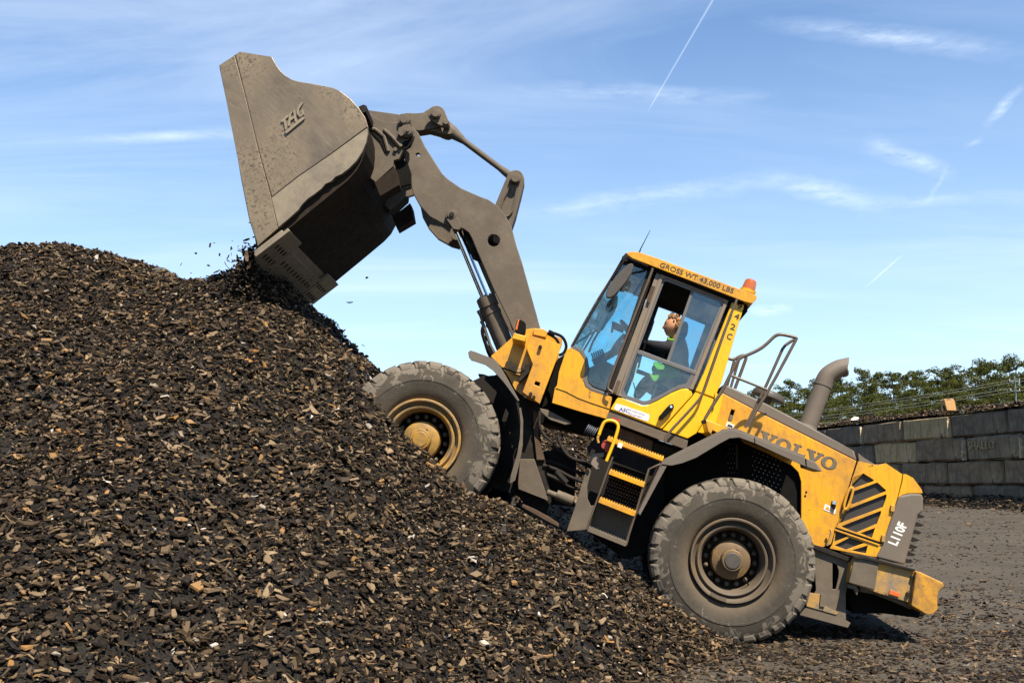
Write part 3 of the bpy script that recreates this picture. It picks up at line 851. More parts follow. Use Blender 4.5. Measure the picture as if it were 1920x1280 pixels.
# ---- lift arms
armL = [(774, 237), (784.5, 249.6), (797, 275), (814, 302), (829, 325.6), (841.5, 337), (864.7, 353), (898.5, 367.8), (915.4, 374), (934.4, 386.8), (949, 405.8), (959.7, 427), (965, 448), (969, 462.5), (978.8, 492), (1008.4, 598), (1016, 626), (1008, 660), (975, 668),
        (964, 622), (953.8, 598), (927, 545), (894, 468.8), (885, 447), (878.8, 436), (869, 429), (851, 426), (833, 421), (805.6, 405.8), (786.6, 384.7), (774, 361.5), (769.7, 340), (769.7, 323.5), (765.5, 310.8), (759, 298), (757, 285), (770, 277), (776, 262), (768, 245)]
AW0, AW1 = .78, .85
h1 = circle((925.6, 450.8), 11.5); h2 = circle((783.4, 290.8), 4, 12)
for k in (0, 1):
    L = FF.pts(armL, AW0); H = [FF.pts(h1, AW0), FF.pts(h2, AW0)]
    w0, w1 = (AW0, AW1) if k == 0 else mir(AW0, AW1)
    arm = obj('lift_arm', MB().prism(FF, L, w0, w1, H), 'steel', root, bevel=.008)
    # pin bosses
    q = MB(); s_ = -1 if k == 0 else 1; wf = w0 if k == 0 else w1
    for (px, r_, h_) in (((848, 406), .072, .05), ((848, 406), .05, .075), ((758, 243), .075, .05), ((764, 244), .05, .08)):
        f, u = FF.loc(*px, AW0)
        q.cyl(FF.P(f, u, wf), FF.P(f, u, wf + s_ * h_), r_, seg=24)
    obj('pin', q, 'steel', arm, bevel=.006, smooth=True)
    f, u = FF.loc(848, 406, AW0); f2, u2 = FF.loc(762, 243, AW0)
    obj('pin_bolt', MB().cyl(FF.P(f, u, wf), FF.P(f, u, wf + s_ * .09), .028, seg=6).cyl(FF.P(f2, u2, wf), FF.P(f2, u2, wf + s_ * .095), .024, seg=6), 'black_metal', arm)
    if k == 0:
        obj('pin_keeper', MB().prism(FF, FF.pts([(838, 414), (860, 409), (866, 428), (862, 434), (850, 432), (845, 424)], AW0), .71, .76), 'steel', arm, bevel=.006)
# cross tube and rear plates between the arms
q = MB(); f, u = FF.loc(895, 425, AW0); q.cyl(FF.P(f, u, AW1), FF.P(f, u, WID - AW1), .17, seg=28)
q.prism(FF, FF.pts([(870, 380), (930, 400), (955, 450), (925, 440), (890, 400)], AW0), 1.15, 1.53)
obj('cross_tube', q, 'black', root, smooth=True)

# ---- lift cylinders (barrel, gland, chrome rod)
for k in (0, 1):
    wc = .98 if k == 0 else WID - .98
    def Q(x_, y_):
        f, u = FF.loc(x_, y_, .98); return FF.P(f, u, wc)
    a = Q(849, 410); b0 = Q(911, 560); b1 = Q(958, 672); d = (b1 - a).normalized()
    L0 = (b0 - a).length; b0 = a + d * L0
    q = MB().cyl(b0, b1, .098, seg=28).cyl(b0 - d * .01, b0 + d * .10, .112, seg=28).cyl(b0 + d * .16, b0 + d * .19, .106, seg=28)
    lc = obj('lift_cylinder', q, 'steel', root, smooth=True)
    obj('piston_rod', MB().cyl(a + d * .16, b0, .037, seg=24), 'chrome', lc, smooth=True)
    obj('rod_eye', MB().cyl(a - d * .06, a + d * .17, .06, .048, seg=20).cyl(a - FF.I * .06, a + FF.I * .06, .085, seg=20), 'steel', lc, smooth=True)
    for i in range(8):
        t = i / 8 * 2 * math.pi; o_ = d.orthogonal().normalized(); e = d.cross(o_)
        c_ = b0 + o_ * math.cos(t) * .085 + e * math.sin(t) * .085
        obj('gland_bolt', MB().cyl(c_ - d * .03, c_, .012, seg=6), 'black_metal', lc)
    side = -FF.U.cross(d).cross(d).normalized()
    fo_ = (FF.F - d * FF.F.dot(d)).normalized()
    p0 = b0 + fo_ * .13 + d * .16; 
    obj('cylinder_pipe', MB().tube([b0 + fo_ * .09 + d * .10, b0 + fo_ * .14 + d * .10, p0, b0 + fo_ * .155 + d * .5, b0 + fo_ * .12 + d * .85], .017, 8), 'steel', lc, smooth=True)
    obj('cylinder_hose', MB().tube(chaikin([tuple(b0 + fo_ * .15 + d * .28), tuple(b0 + fo_ * .19 + d * .34), tuple(b0 + fo_ * .20 + d * .55), tuple(b0 + fo_ * .13 + d * .8)], 2), .02, 8), 'black', lc, smooth=True)

# ---- tilt linkage
WM0, WM1 = 1.20, 1.48
q = MB().prism(FF, FF.pts(chaikin([(725, 228.5), (740, 220), (755, 211.6), (791, 212.7), (801, 206), (812, 201), (834, 222), (828, 238), (800, 243), (781, 246), (757, 232)], 1, True), 1.24), 1.24, 1.44)
tl = obj('tilt_lever', q, 'steel', root, bevel=.006)
for w0, w1 in ((1.10, 1.17), (1.51, 1.58)):
    obj('clevis_plate', MB().prism(FF, FF.pts(chaikin([(800, 212), (808, 200), (822, 198), (832, 204), (838, 220), (844, 232), (838, 238), (826, 236), (808, 226)], 1, True), 1.10), w0, w1), 'steel', tl, bevel=.006)
q = MB(); disc(q, FF, (816.5, 212), 1.06, 1.62, .062); disc(q, FF, (816.5, 212), 1.04, 1.64, .045); disc(q, FF, (836, 228), 1.07, 1.60, .034); disc(q, FF, (758, 224), 1.0, 1.68, .06)
obj('linkage_pin', q, 'steel', tl, smooth=True, bevel=.004)
a = FF.X(834, 238, 1.34); b_ = FF.X(957, 330, 1.34); d = (b_ - a).normalized()
q = MB().tube([a, a + d * .12, a + d * .3, b_ - d * .16, b_ - d * .08, b_], [.085, .075, .036, .036, .045, .05], 16)
q.prism(FF, FF.pts([(800, 243), (812, 240), (834, 228), (846, 240), (848, 250), (838, 252), (822, 249)], 1.26), 1.26, 1.42)
obj('tilt_rod', q, 'steel', root, smooth=True)
bl = [(949, 334), (954, 323), (965, 318), (977, 321), (983, 333), (983, 342), (962, 424), (940, 470), (915, 460), (908, 430), (928, 385)]
q = MB().prism(FF, FF.pts(chaikin(bl, 1, True), 1.22), 1.22, 1.46)
bc = obj('bell_crank', q, 'steel', root, bevel=.01)
q = MB(); disc(q, FF, (966, 334), 1.16, 1.52, .062); disc(q, FF, (966, 334), 1.12, 1.56, .046)
obj('crank_pin', q, 'steel', bc, smooth=True, bevel=.004)
q = MB()
for ln in ([(956, 350), (944, 372), (937, 392), (928, 410)], [(970, 352), (966, 372), (960, 396), (954, 404), (944, 408)]):
    q.tube([FF.X(x_, y_, 1.20) for x_, y_ in ln], .014, 6)
obj('crank_rib', q, 'steel', bc)
plate('tilt_cylinder', FF, [(905, 440), (930, 450), (985, 600), (960, 615)], 1.24, 1.44, 'black_metal', root)

# ---- bucket
sideL = [(410.5, 123), (449.6, 97), (509.7, 107), (518, 122), (526, 133), (535, 142), (547.7, 149.6), (560, 153), (590, 158), (621.5, 164), (638, 171), (657, 185.5), (672, 202), (685, 221), (690, 238), (690, 252), (687, 268), (680.6, 286), (670, 303), (655, 318), (642.6, 328),
         (630, 333), (622, 342), (611, 346), (604, 355), (590, 366), (578, 374), (566.7, 385), (560, 396), (543.5, 410), (520, 430), (483, 463), (481, 454.5), (467.5, 414), (452.7, 340.6), (440, 265.7)]
BW = 2.70
bk = empty('bucket', FF.X(640, 240, 1.3) - wloc(root), parent=root)
def bmesh_part(name, mb, mat, **kw): return obj(name, mb, mat, bk, **kw)
for k, (w0, w1) in enumerate(((-.03, .0), (BW, BW + .03))):
    bmesh_part('bucket_side', MB().prism(FF, FF.pts(sideL, -.03), w0, w1), 'bucket', bevel=.004)
# cheek strips: the front upright strip and the lower wear strip are welded on, proud of the side
for ln in ([(441, 106), (462, 190), (485, 285), (509, 370)], [(509, 371), (560, 331), (620, 290), (689, 239)]):
    bmesh_part('weld_seam', MB().tube([FF.X(x_, y_, -.036) for x_, y_ in ln], .011, 6), 'black_metal')
bmesh_part('side_cutter', MB().prism(FF, FF.pts([(411.5, 124), (440, 105), (462, 190), (485, 285), (508, 369), (521, 428), (483, 461), (482, 454), (468.5, 414), (453.7, 340)], -.055), -.055, -.031), 'bucket', bevel=.004)
bmesh_part('wear_strip', MB().prism(FF, FF.pts([(509, 371), (560, 331), (620, 290), (688.5, 240), (688.5, 254), (686, 268), (679, 285), (668, 302), (654, 316), (641, 326), (629, 331.5), (621, 340), (610, 345), (603, 353.5), (589, 364.5), (577, 372.5), (566, 383.5), (559, 394), (543, 408.5), (522, 426)], -.056), -.056, -.031), 'edge_steel', bevel=.008)
# shell: floor, heel and back in one curved sheet
shell = [(482, 472), (531, 437), (600, 381), (652, 338), (668, 321), (678, 303), (685, 283), (687, 262), (687, 245), (683, 226), (671, 206), (656, 189), (638, 175), (620, 167), (590, 161), (560, 156), (540, 149)]
sh = FF.pts(shell, 0)
t_ = .03 if band(sh, .03)[-1] else .03
cc = (sum(p[0] for p in sh) / len(sh), sum(p[1] for p in sh) / len(sh))
bd = band(sh, .028); 
def dist2(p, q_): return (p[0] - q_[0]) ** 2 + (p[1] - q_[1]) ** 2
if dist2(bd[-5], cc) > dist2(sh[4], cc): bd = band(sh, -.028)
bmesh_part('cheek_liner', MB().prism(FF, FF.pts(shell[::1] + [(530, 160), (480, 300), (470, 400)], 0), .003, .03), 'bucket_shaded')
bmesh_part('bucket_shell', MB().prism(FF, bd, .002, BW - .002), 'bucket_shaded')
# floor directions
t0 = Vector(FF.loc(483, 462, 0)).to_3d() if False else None
A = FF.loc(480, 470, 0); B = FF.loc(652, 338, 0)
dl = math.hypot(B[0] - A[0], B[1] - A[1]); ax_ = ((B[0] - A[0]) / dl, (B[1] - A[1]) / dl); nx_ = (ax_[1], -ax_[0])
if nx_[1] > 0: nx_ = (-nx_[0], -nx_[1])
def fl(d, h): return (A[0] + ax_[0] * d + nx_[0] * h, A[1] + ax_[1] * d + nx_[1] * h)
def floor_plate(name, poly, h0, h1, mat, bevel=.003):
    """poly in (distance along floor, lateral)"""
    n = len(poly)
    vs = [FF.P(*fl(d, h0), w) for d, w in poly] + [FF.P(*fl(d, h1), w) for d, w in poly]
    fs = [tuple(range(n)), tuple(range(2 * n - 1, n - 1, -1))] + [(i, (i + 1) % n, n + (i + 1) % n, n + i) for i in range(n)]
    return obj(name, MB().add(vs, fs), mat, bk, bevel=bevel)
def slots(par, lst, h):
    for d, w in lst:
        vs = []
        q = MB().box(FF.P(*fl(d, h), w), (FF.F * ax_[0] + FF.U * ax_[1]) * .028, FF.I * .011, (FF.F * nx_[0] + FF.U * nx_[1]) * .006)
        obj('bolt_slot', q, 'black', par)
e = floor_plate('cutting_edge', [(-.02, -.04), (.34, -.04), (.34, BW + .04), (-.02, BW + .04), (-.13, BW - .35), (-.17, BW / 2), (-.13, .35)], .004, .030, 'edge_steel')
c1 = floor_plate('corner_edge', [(-.035, -.05), (.40, -.05), (.40, .52), (-.14, .52), (-.10, .2)], .032, .068, 'edge_steel')
c2 = floor_plate('wear_plate', [(-.17, .56), (.25, .56), (.25, 2.08), (-.17, 2.08), (-.21, 1.3)], .032, .062, 'edge_steel')
c3 = floor_plate('corner_edge', [(-.16, 2.10), (.38, 2.10), (.38, BW + .05), (-.03, BW + .05), (-.08, 2.5)], .032, .068, 'edge_steel')
slots(c1, [(.03, .10 + i * .11) for i in range(4)] + [(.19, .10 + i * .11) for i in range(4)], .068)
slots(c2, [(.10, .66 + i * .145) for i in range(10)], .062)
slots(c3, [(.03, 2.2 + i * .12) for i in range(4)] + [(.19, 2.2 + i * .12) for i in range(4)], .068)
# long wear bars under the floor, running front to back
for w_ in (.62, 1.9):
    floor_plate('floor_bar', [(.46, w_), (1.0, w_), (1.0, w_ + .12), (.46, w_ + .12)], .002, .014, 'bucket_shaded')
# welded emblem on the near cheek
def stroke(pl, t):
    return band([(x_, y_) for x_, y_ in pl], t / 2) [len(pl):][::-1] + band(pl, -t / 2)[len(pl):]
lay = 0
for nm, strokes, t in (('emblem_letter', ([(527.5, 228), (540, 216.5)], [(533, 223), (536.5, 243)]), 4.2), ('emblem_letter', ([(541.5, 236), (544, 214), (551, 207), (555, 228)], [(543, 225), (553, 218)]), 4.0),
                       ('emblem_letter', ([(566.5, 192), (559, 204), (558.5, 213), (563, 218), (567.5, 214), (567.5, 206)],), 4.0), ('emblem_bar', ([(535, 249), (569.5, 220.5)],), 5.0)):
    mb = MB()
    for st_ in strokes:
        lay += 1; mb.prism(FF, FF.pts(stroke(st_, t), -.05), -.046 - lay * .0008, -.029)
    bmesh_part(nm, mb, 'edge_steel')
bmesh_part('rear_lip', MB().prism(FF, FF.pts([(672, 200), (681, 196), (687, 198), (686, 210), (680, 212)], .1), .1, 2.5), 'black_metal', bevel=.004)
# hanger plates on the back of the bucket, one pair per arm
hang = [(686, 206), (706, 222), (720, 228), (744, 230), (766, 234), (776, 243), (777, 255), (768, 268), (756, 280), (748, 298), (738, 301), (737, 312), (704, 342), (690, 330), (680, 290), (694, 262)]
hhole = [(720, 240), (731, 252), (739, 262), (735, 262), (722, 250)]
for w0, w1 in ((.60, .66), (.90, .96), mir(.60, .66), mir(.90, .96)):
    L = FF.pts(hang, .60)
    bmesh_part('hanger_plate', MB().prism(FF, L, w0, w1), 'steel', bevel=.006)
obj('bolt', disc(MB(), FF, (741, 279.5), .57, .60, .022, seg=12), 'steel', bk)
for px_c, r_, h_ in (((757, 224), .062, .05), ((757, 224), .042, .065), ((762, 245), .072, .06), ((764, 245), .046, .085), ((764, 244), .02, .10)):
    obj('pin_cap', disc(MB(), FF, px_c, .60 - h_, .60, r_, seg=24), 'steel', bk, bevel=.004, smooth=True)
plate('keeper', FF, [(747, 240), (757, 236), (760, 250), (752, 256), (745, 250)], .52, .60, 'steel', bk, bevel=.005)
plate('gap_shade', FF, [(774, 252), (776, 264), (766, 276), (757, 281), (752, 274), (756, 266), (766, 262)], .586, .598, 'black', bk)  # black plates painted in as the shade of openings between hanger parts
plate('gap_shade', FF, [(690, 240), (706, 246), (720, 262), (727, 285), (722, 287), (712, 266), (700, 254)], .586, .598, 'black', bk)
plate('gap_shade', FF, [(738, 303), (757, 299), (766, 311), (771, 325), (771, 345), (752, 350), (746, 330)], .70, .74, 'black', bk)
q = MB()
q.tube([FF.X(x_, y_, .59) for x_, y_ in ((686, 240), (704, 243), (720, 256), (728, 284))], .022, 8)
q.tube([FF.X(x_, y_, .58) for x_, y_ in ((720, 244), (736, 258), (752, 276))], .026, 8)
obj('hanger_rib', q, 'steel', bk, smooth=True)
for k in (0, 1):
    for pl, w0, w1 in (([(702, 343), (740, 313), (744, 320), (748.6, 346.7), (712.7, 368)], .50, .74),):
        a0, a1 = (w0, w1) if k == 0 else mir(w0, w1)
        bmesh_part('hanger_stop', MB().prism(FF, FF.pts(pl, w0), a0, a1), 'bucket_shaded', bevel=.006)
for w0, w1 in ((1.16, 1.22), (1.46, 1.52)):
    bmesh_part('tilt_bracket', MB().prism(FF, FF.pts([(680, 205), (745, 214), (770, 224), (762, 240), (700, 262)], 1.16), w0, w1), 'steel', bevel=.006)

# ---- front yellow tower, lamp bracket, front mudguards
tw = [(920.6, 667.5), (962, 631), (974, 620), (986, 617), (1001, 615), (1017, 616), (1022, 622), (1054, 634.7), (1054, 645), (1030, 705), (1009, 756), (1000, 752), (985, 745), (966.6, 731), (955, 709), (942.5, 689)]
to = plate('front_tower', FF, tw, .66, .74, 'yellow', root, both=True, bevel=.01)
plate('tower_box', FF, [(995, 629), (1052, 645.6), (1048, 662), (1012, 757), (979.7, 735), (999, 683), (987, 652)], .50, .66, 'yellow', to, bevel=.012,
      holes=[[(1004, 714), (1013, 717), (1011, 724.5), (1001.5, 720.5)]])
obj('tower_core', MB().prism(FF, FF.pts([(930, 668), (965, 640), (1000, 625), (1045, 642), (1000, 745), (950, 710)], .74), .9, 1.78), 'black_metal', to)
plate('cap_plate', FF, [(1001, 616), (1018, 616), (1027, 622), (1024, 632), (1000, 627)], .58, .78, 'yellow', to, bevel=.006)
q = MB(); disc(q, FF, (1013, 650), .46, .50, .02, seg=8); disc(q, FF, (995, 738), .44, .50, .02, seg=8); disc(q, FF, (985, 743), .44, .50, .016, seg=8); disc(q, FF, (1001, 744), .44, .50, .018, seg=8)
obj('bolt', q, 'black_metal', to)
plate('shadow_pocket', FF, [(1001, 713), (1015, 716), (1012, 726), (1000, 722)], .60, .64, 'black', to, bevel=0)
br = plate('lamp_bracket', FF, [(964, 624), (986, 630), (984, 640), (960, 634)], .22, .66, 'yellow', to, bevel=.004)
plate('bracket_foot', FF, [(948, 678), (955, 676), (978, 690), (975, 704), (960, 700)], .62, .66, 'yellow_dirty', to)
plate('lamp', FF, chaikin([(964, 622), (969, 600), (972, 597.5), (984, 603), (987, 610), (984, 628)], 1, True), .26, .42, 'black', br, bevel=.01)
plate('lamp_lens', FF, [(966, 617), (971, 598.5), (974, 599), (969.5, 619)], .25, .40, 'orange', br, bevel=.003)
plate('step_bracket', FF, [(985, 682), (994, 680), (992, 698), (974, 716), (971, 712), (984, 694)], .45, .64, 'black_metal', to)
q = MB().tube(chaikin([tuple(FF.X(x_, y_, .52)) for x_, y_ in ((1028, 622), (1044, 626), (1056, 632), (1063, 648), (1058, 662), (1048, 666))], 2), .016, 8)
q.tube(chaikin([tuple(FF.X(x_, y_, .60)) for x_, y_ in ((1024, 624), (1040, 632), (1048, 642), (1047, 655))], 2), .014, 8)
q.cyl(FF.X(1028, 622, .52), FF.X(1040, 628, .52), .028, seg=12)
obj('hydraulic_hose', q, 'black', to, smooth=True)
q = MB().tube(chaikin([tuple(FF.X(x_, y_, .50)) for x_, y_ in ((942, 689), (955, 694), (970, 700), (985, 694))], 1), .008, 6)
obj('cable', q, 'black', to)
for k in (0, 1):
    outer = [(878, 659), (890, 660), (927, 674), (938, 688), (949, 707), (973, 751)]
    L = FF.pts(outer, 0)
    w0, w1 = (0.0, .62) if k == 0 else mir(0.0, .62)
    g = obj('front_fender', MB().prism(FF, band(L, .02 if True else 0), w0, w1), 'plastic', root, bevel=.004)
    s0, s1 = (-.012, 0.0) if k == 0 else (WID, WID + .012)
    sk = FF.pts([(878, 661), (881.5, 656.6), (890, 659), (927, 673), (938, 687), (949.5, 706.5), (974, 750.6), (971, 752), (944, 716), (925, 695), (909.7, 684), (885.6, 676), (879.5, 671)], -.012)
    obj('fender_skirt', MB().prism(FF, sk, s0, s1), 'plastic', g, bevel=.004)
    fl_ = FF.pts([(971, 748), (976, 775), (979, 800), (977, 835), (971, 860), (964, 888), (955, 905)], 0)
    obj('mud_flap', MB().prism(FF, band(fl_, .022), w0, w1), 'black_metal', g)
    rb = FF.pts([(973, 764), (977, 764), (981, 788), (980, 835), (974, 868), (966, 900), (956, 906), (958, 890), (970, 850), (975, 820), (976, 790)], -.01)
    obj('flap_edge', MB().prism(FF, rb, s0, s1), 'steel', g)
# ------------------------------------------------------------------ rear body
HW = .64
hood_side = [(1345, 738), (1355, 737), (1424, 773), (1606, 864), (1558, 1020), (1530, 1030), (1502, 975), (1502, 902), (1497, 885), (1484, 872), (1440, 850), (1395, 830), (1380, 815), (1340, 830), (1316, 812)]
hood = plate('hood_side', RF, hood_side, HW, HW + .03, 'yellow', root, both=True, bevel=.006,
             holes=[[(1371, 767), (1378, 769), (1371, 791), (1364.5, 789)]])
plate('latch_recess', RF, [(1369, 765), (1380, 767), (1372, 794), (1362, 791)], HW + .035, HW + .05, 'black', hood)
plate('latch', RF, [(1369, 777), (1375, 779), (1371, 790), (1365.5, 788)], HW + .01, HW + .033, 'plastic', hood)
# dark top of the hood, rounded, seen as a long bevelled edge
topl = [(1354, 721), (1368, 724), (1440, 760), (1490, 786), (1540, 815), (1601, 846), (1604, 852), (1606, 863), (1424, 772), (1354, 736)]
ho = obj('hood_top', MB().prism(RF, RF.pts([(1354, 721), (1368, 724), (1440, 758), (1520, 800), (1602, 845), (1607, 864), (1424, 773), (1354, 737)], HW + .02), HW + .02, WID - HW - .02), 'plastic', root, bevel=.05, segs=4, smooth=True)
obj('engine_block', MB().prism(RF, RF.pts([(1310, 790), (1360, 745), (1600, 868), (1640, 900), (1640, 1040), (1560, 1015), (1500, 990), (1420, 930), (1320, 880)], .85), .85, WID - .85), 'black', root)
# perforated guard and inner wheel well
wg = plate('wheel_well', RF, [(1250, 870), (1370, 815), (1500, 868), (1512, 900), (1512, 1000), (1500, 1020), (1240, 1000)], .70, .72, 'black', root, both=True)
q = MB()
for i in range(7):
    for j in range(9):
        x_ = 1411 + i * 8 + (j % 2) * 4; y_ = 838 + j * 8.6 + i * 3
        if 1408 < x_ < 1466: q.sphere(RF.X(x_, y_, .695), RF.F * .0055, RF.U * .0055, RF.I * .004, 5, 4)
for i in range(3):
    for j in range(7):
        x_ = 1365 + i * 6 + (j % 2) * 3; y_ = 832 + j * 9
        q.sphere(RF.X(x_, y_, .695), RF.F * .004, RF.U * .004, RF.I * .004, 5, 4)
o = obj('lit_hole', q, 'white', wg, recalc=False); o['kind'] = 'stuff'  # white dots painted as light showing through the guard's holes
plate('well_post', RF, [(1379, 833), (1384, 832), (1383, 880), (1380, 880)], .67, .69, 'rust', wg)
plate('well_lip', RF, [(1486, 871), (1498, 873), (1508, 888), (1510, 902), (1511, 975), (1506, 975), (1504, 903), (1500, 888), (1494, 880)], HW + .03, .72, 'yellow_dirty', wg, bevel=.003)

# rear grille panel
G = [[(1618.7, 886.9), (1639, 899.6), (1636, 902.5), (1602.8, 914), (1596.5, 909), (1598.5, 894)],
     [(1645, 904), (1661.9, 918.8), (1660, 921), (1598.5, 945), (1594, 941), (1597, 922)],
     [(1661.9, 926), (1662.3, 931), (1655.3, 950.6), (1573, 981), (1570.5, 979), (1577, 959)],
     [(1651.6, 957), (1652, 961), (1644, 981.6), (1606, 998), (1578, 987), (1580, 985)],
     [(1641, 989), (1634.7, 1007.8), (1613, 999)],
     [(1567, 996), (1589, 1003.5), (1588, 1006), (1564.5, 1015.5)],
     [(1593, 1007.5), (1622, 1017), (1587, 1030), (1565, 1022)],
     [(1627, 1022), (1623.5, 1037), (1597, 1031.5)]]
gp = plate('engine_panel', RF, [(1609, 864.5), (1613, 865), (1647, 872), (1661, 868), (1692, 889), (1690, 902), (1683, 931), (1657, 1012), (1655, 1017), (1568, 988)], HW, HW + .025, 'yellow', root, both=True, holes=G[:5], bevel=.004)
plate('lower_panel', RF, [(1567, 990.5), (1654.5, 1020), (1643, 1044), (1583, 1033.5), (1556, 1028), (1560.5, 1020)], HW, HW + .025, 'yellow', gp, both=True, holes=G[5:], bevel=.003)
def mesh_mat():
    m, b, out = newmat('grille_mesh')
    tc = b.n('ShaderNodeTexCoord').outputs['Object']
    v = b.mapping(tc, (62, 62, 62), (0, R(21), 0))
    sp = b.n('ShaderNodeSeparateXYZ'); b.l(v, sp.inputs[0])
    fx = b.math('GREATER_THAN', b.math('FRACT', sp.outputs[0]), .66); fz = b.math('GREATER_THAN', b.math('FRACT', sp.outputs[2]), .66)
    f = b.math('MAXIMUM', fx, fz)
    col = b.mix(f, (.003, .003, .003), (.022, .018, .013))
    p = b.n('ShaderNodeBsdfPrincipled'); b.l(col, p.inputs['Base Color']); p.inputs['Roughness'].default_value = .6
    b.l(p.outputs[0], out.inputs['Surface']); MATS['grille_mesh'] = m
mesh_mat()
plate('grille_mesh', RF, [(1597, 878), (1625, 880), (1668, 910), (1668, 938), (1640, 1043), (1557, 1026)], HW + .030, HW + .045, 'grille_mesh', gp, both=False, bevel=0)
plate('panel_gap', RF, [(1566.5, 987.5), (1650, 1016.5), (1649, 1019.5), (1565.5, 990.5)], HW - .004, HW - .001, 'black', gp, bevel=0)
plate('panel_fold', RF, [(1565.5, 991), (1649, 1020), (1648.5, 1022.5), (1565, 994)], HW - .014, HW - .002, 'yellow', gp, bevel=.002)
plate('body_seam', RF, [(1606, 866), (1610, 866), (1561, 1021), (1557, 1021)], HW + .012, HW + .03, 'black', gp, bevel=0)
q = MB().tube(chaikin([tuple(RF.X(x_, y_, .60)) for x_, y_ in ((1584, 955), (1590, 952), (1600, 920), (1597, 914), (1592, 915), (1582, 946), (1583, 955))], 2), .014, 8)
obj('door_handle', q, 'yellow', gp, smooth=True)
plate('handle_recess', RF, [(1593, 920), (1598, 917), (1596, 928), (1586, 951), (1581, 952)], HW - .003, HW - .001, 'black', gp, bevel=0)
for pts in ([(1671, 946), (1679, 947), (1677, 959), (1670, 958)], [(1654, 1002), (1661, 1003), (1659, 1016), (1653, 1015)]):
    plate('hinge', RF, pts, HW - .03, HW - .002, 'yellow_dirty', gp, bevel=.004)
# rear hood cap (dips, then falls to the tail)
plate('tail_top', RF, [(1609, 849), (1620, 858), (1640, 870), (1658, 869), (1661, 868.5), (1647, 873), (1611, 866)], HW + .03, WID - HW - .03, 'plastic', root, bevel=.01)
plate('tail_cap', RF, [(1694, 888), (1700, 889), (1712.5, 896), (1728, 917), (1730, 924), (1718, 924), (1703, 924), (1692, 927), (1684, 932), (1692, 902)], HW, WID - HW, 'yellow', root, bevel=.02)
plate('tail_core', RF, [(1661, 872), (1690, 889), (1690, 902), (1683, 930), (1650, 1040), (1600, 1030), (1640, 900)], HW + .08, WID - HW - .08, 'black', root, bevel=.01)
tg_ = plate('radiator_guard', RF, [(1684, 932), (1690, 928), (1703, 925), (1730, 925.5), (1732, 936), (1732, 958), (1722, 966), (1697, 1059), (1643, 1045), (1657, 1012)], HW - .01, HW + .28, 'plastic', root, both=True, bevel=.04, segs=4)
for x_, y_ in ((1727, 967), (1725, 983), (1721, 997), (1717, 1011), (1713.5, 1024), (1710, 1038), (1705, 1051)):
    f, u = RF.loc(x_ - 12, y_, .9)
    q = MB().prism(RF, RF.pts([(x_ - 30, y_ - 5), (x_ - 6, y_ - 5), (x_ + 8, y_ + 1), (x_ + 2, y_ + 4), (x_ - 30, y_ + 3)], .9), .9, WID - .9)
    obj('radiator_louvre', q, 'black_metal', tg_)
# counterweight
cw = plate('counterweight', RF, [(1596, 1058), (1604, 1043), (1626, 1046), (1716, 1070), (1724, 1073), (1712, 1120), (1706, 1130), (1650, 1113), (1592, 1092)], .12, WID - .12, 'yellow_dirty', root, bevel=.012)
plate('weight_trim', RF, [(1600, 1056), (1606, 1044), (1648, 1054), (1640, 1105), (1592, 1091)], .10, .118, 'steel', cw, bevel=.003)
plate('weight_lid', RF, [(1600, 1041), (1626, 1044), (1717, 1067), (1715.5, 1071), (1626, 1049), (1600, 1046)], .08, WID - .08, 'black_metal', cw, bevel=.004)
corner = [(1718, 1071), (1726, 1072), (1768, 1092), (1770.5, 1098), (1760, 1108), (1758, 1118), (1758, 1143), (1750, 1150), (1738, 1152), (1709, 1135)]
plate('bumper_corner', RF, corner, .05, WID - .05, 'yellow_rust', cw, bevel=.03, segs=4)
plate('bumper_belly', RF, [(1592, 1095), (1610, 1098), (1612, 1106), (1622, 1100), (1706, 1132), (1738, 1152), (1720, 1158), (1660, 1150), (1600, 1150), (1585, 1112)], .50, WID - .50, 'black', cw, bevel=.02)  # black colour carries the shade under the curved counterweight
obj('weight_lip', MB().tube([RF.X(x_, y_, .2) for x_, y_ in ((1612, 1103), (1640, 1108), (1680, 1124), (1708, 1136))], .03, 10), 'steel', cw, smooth=True)
plate('reflector', RF, [(1669, 1105.5), (1688, 1112), (1686, 1119), (1667, 1113)], .10, .118, 'orange', cw, bevel=.002)
q = MB(); disc(q, RF, (1711.5, 1083), .09, .12, .018, seg=10); disc(q, RF, (1703, 1113), .09, .12, .018, seg=10)
obj('bolt', q, 'black_metal', cw)
rp = plate('tail_plate', RF, [(1526, 1027), (1600, 1056), (1600, 1060), (1586, 1111), (1586, 1162), (1595, 1167), (1590, 1176), (1500, 1152), (1514, 1135), (1530, 1106), (1527, 1060)], .26, .29, 'steel', root, both=True, bevel=.004,
           holes=[[(1561, 1054), (1569, 1058), (1573, 1070), (1572, 1082), (1567, 1104), (1561, 1104)]])
plate('plate_backing', RF, [(1540, 1050), (1590, 1060), (1580, 1150), (1520, 1130)], .36, .38, 'black', rp)
plate('deck_edge', RF, [(1525, 1021), (1540, 1024), (1604, 1049), (1601, 1056), (1526, 1028)], .22, .6, 'black_metal', rp, bevel=.003)
plate('foot_plate', RF, [(1518, 1110), (1538, 1114), (1546, 1135), (1572, 1148), (1568, 1152), (1512, 1136)], .25, .262, 'yellow_dirty', rp, bevel=.003)
plate('foot_bracket', RF, [(1539, 1112), (1549, 1116), (1546, 1138), (1537, 1136)], .235, .25, 'steel', rp, bevel=.003)
plate('tow_eye', RF, [(1590, 1094), (1606, 1097), (1611, 1106), (1607, 1117), (1601, 1104), (1590, 1102)], .14, .20, 'steel', cw, bevel=.01)

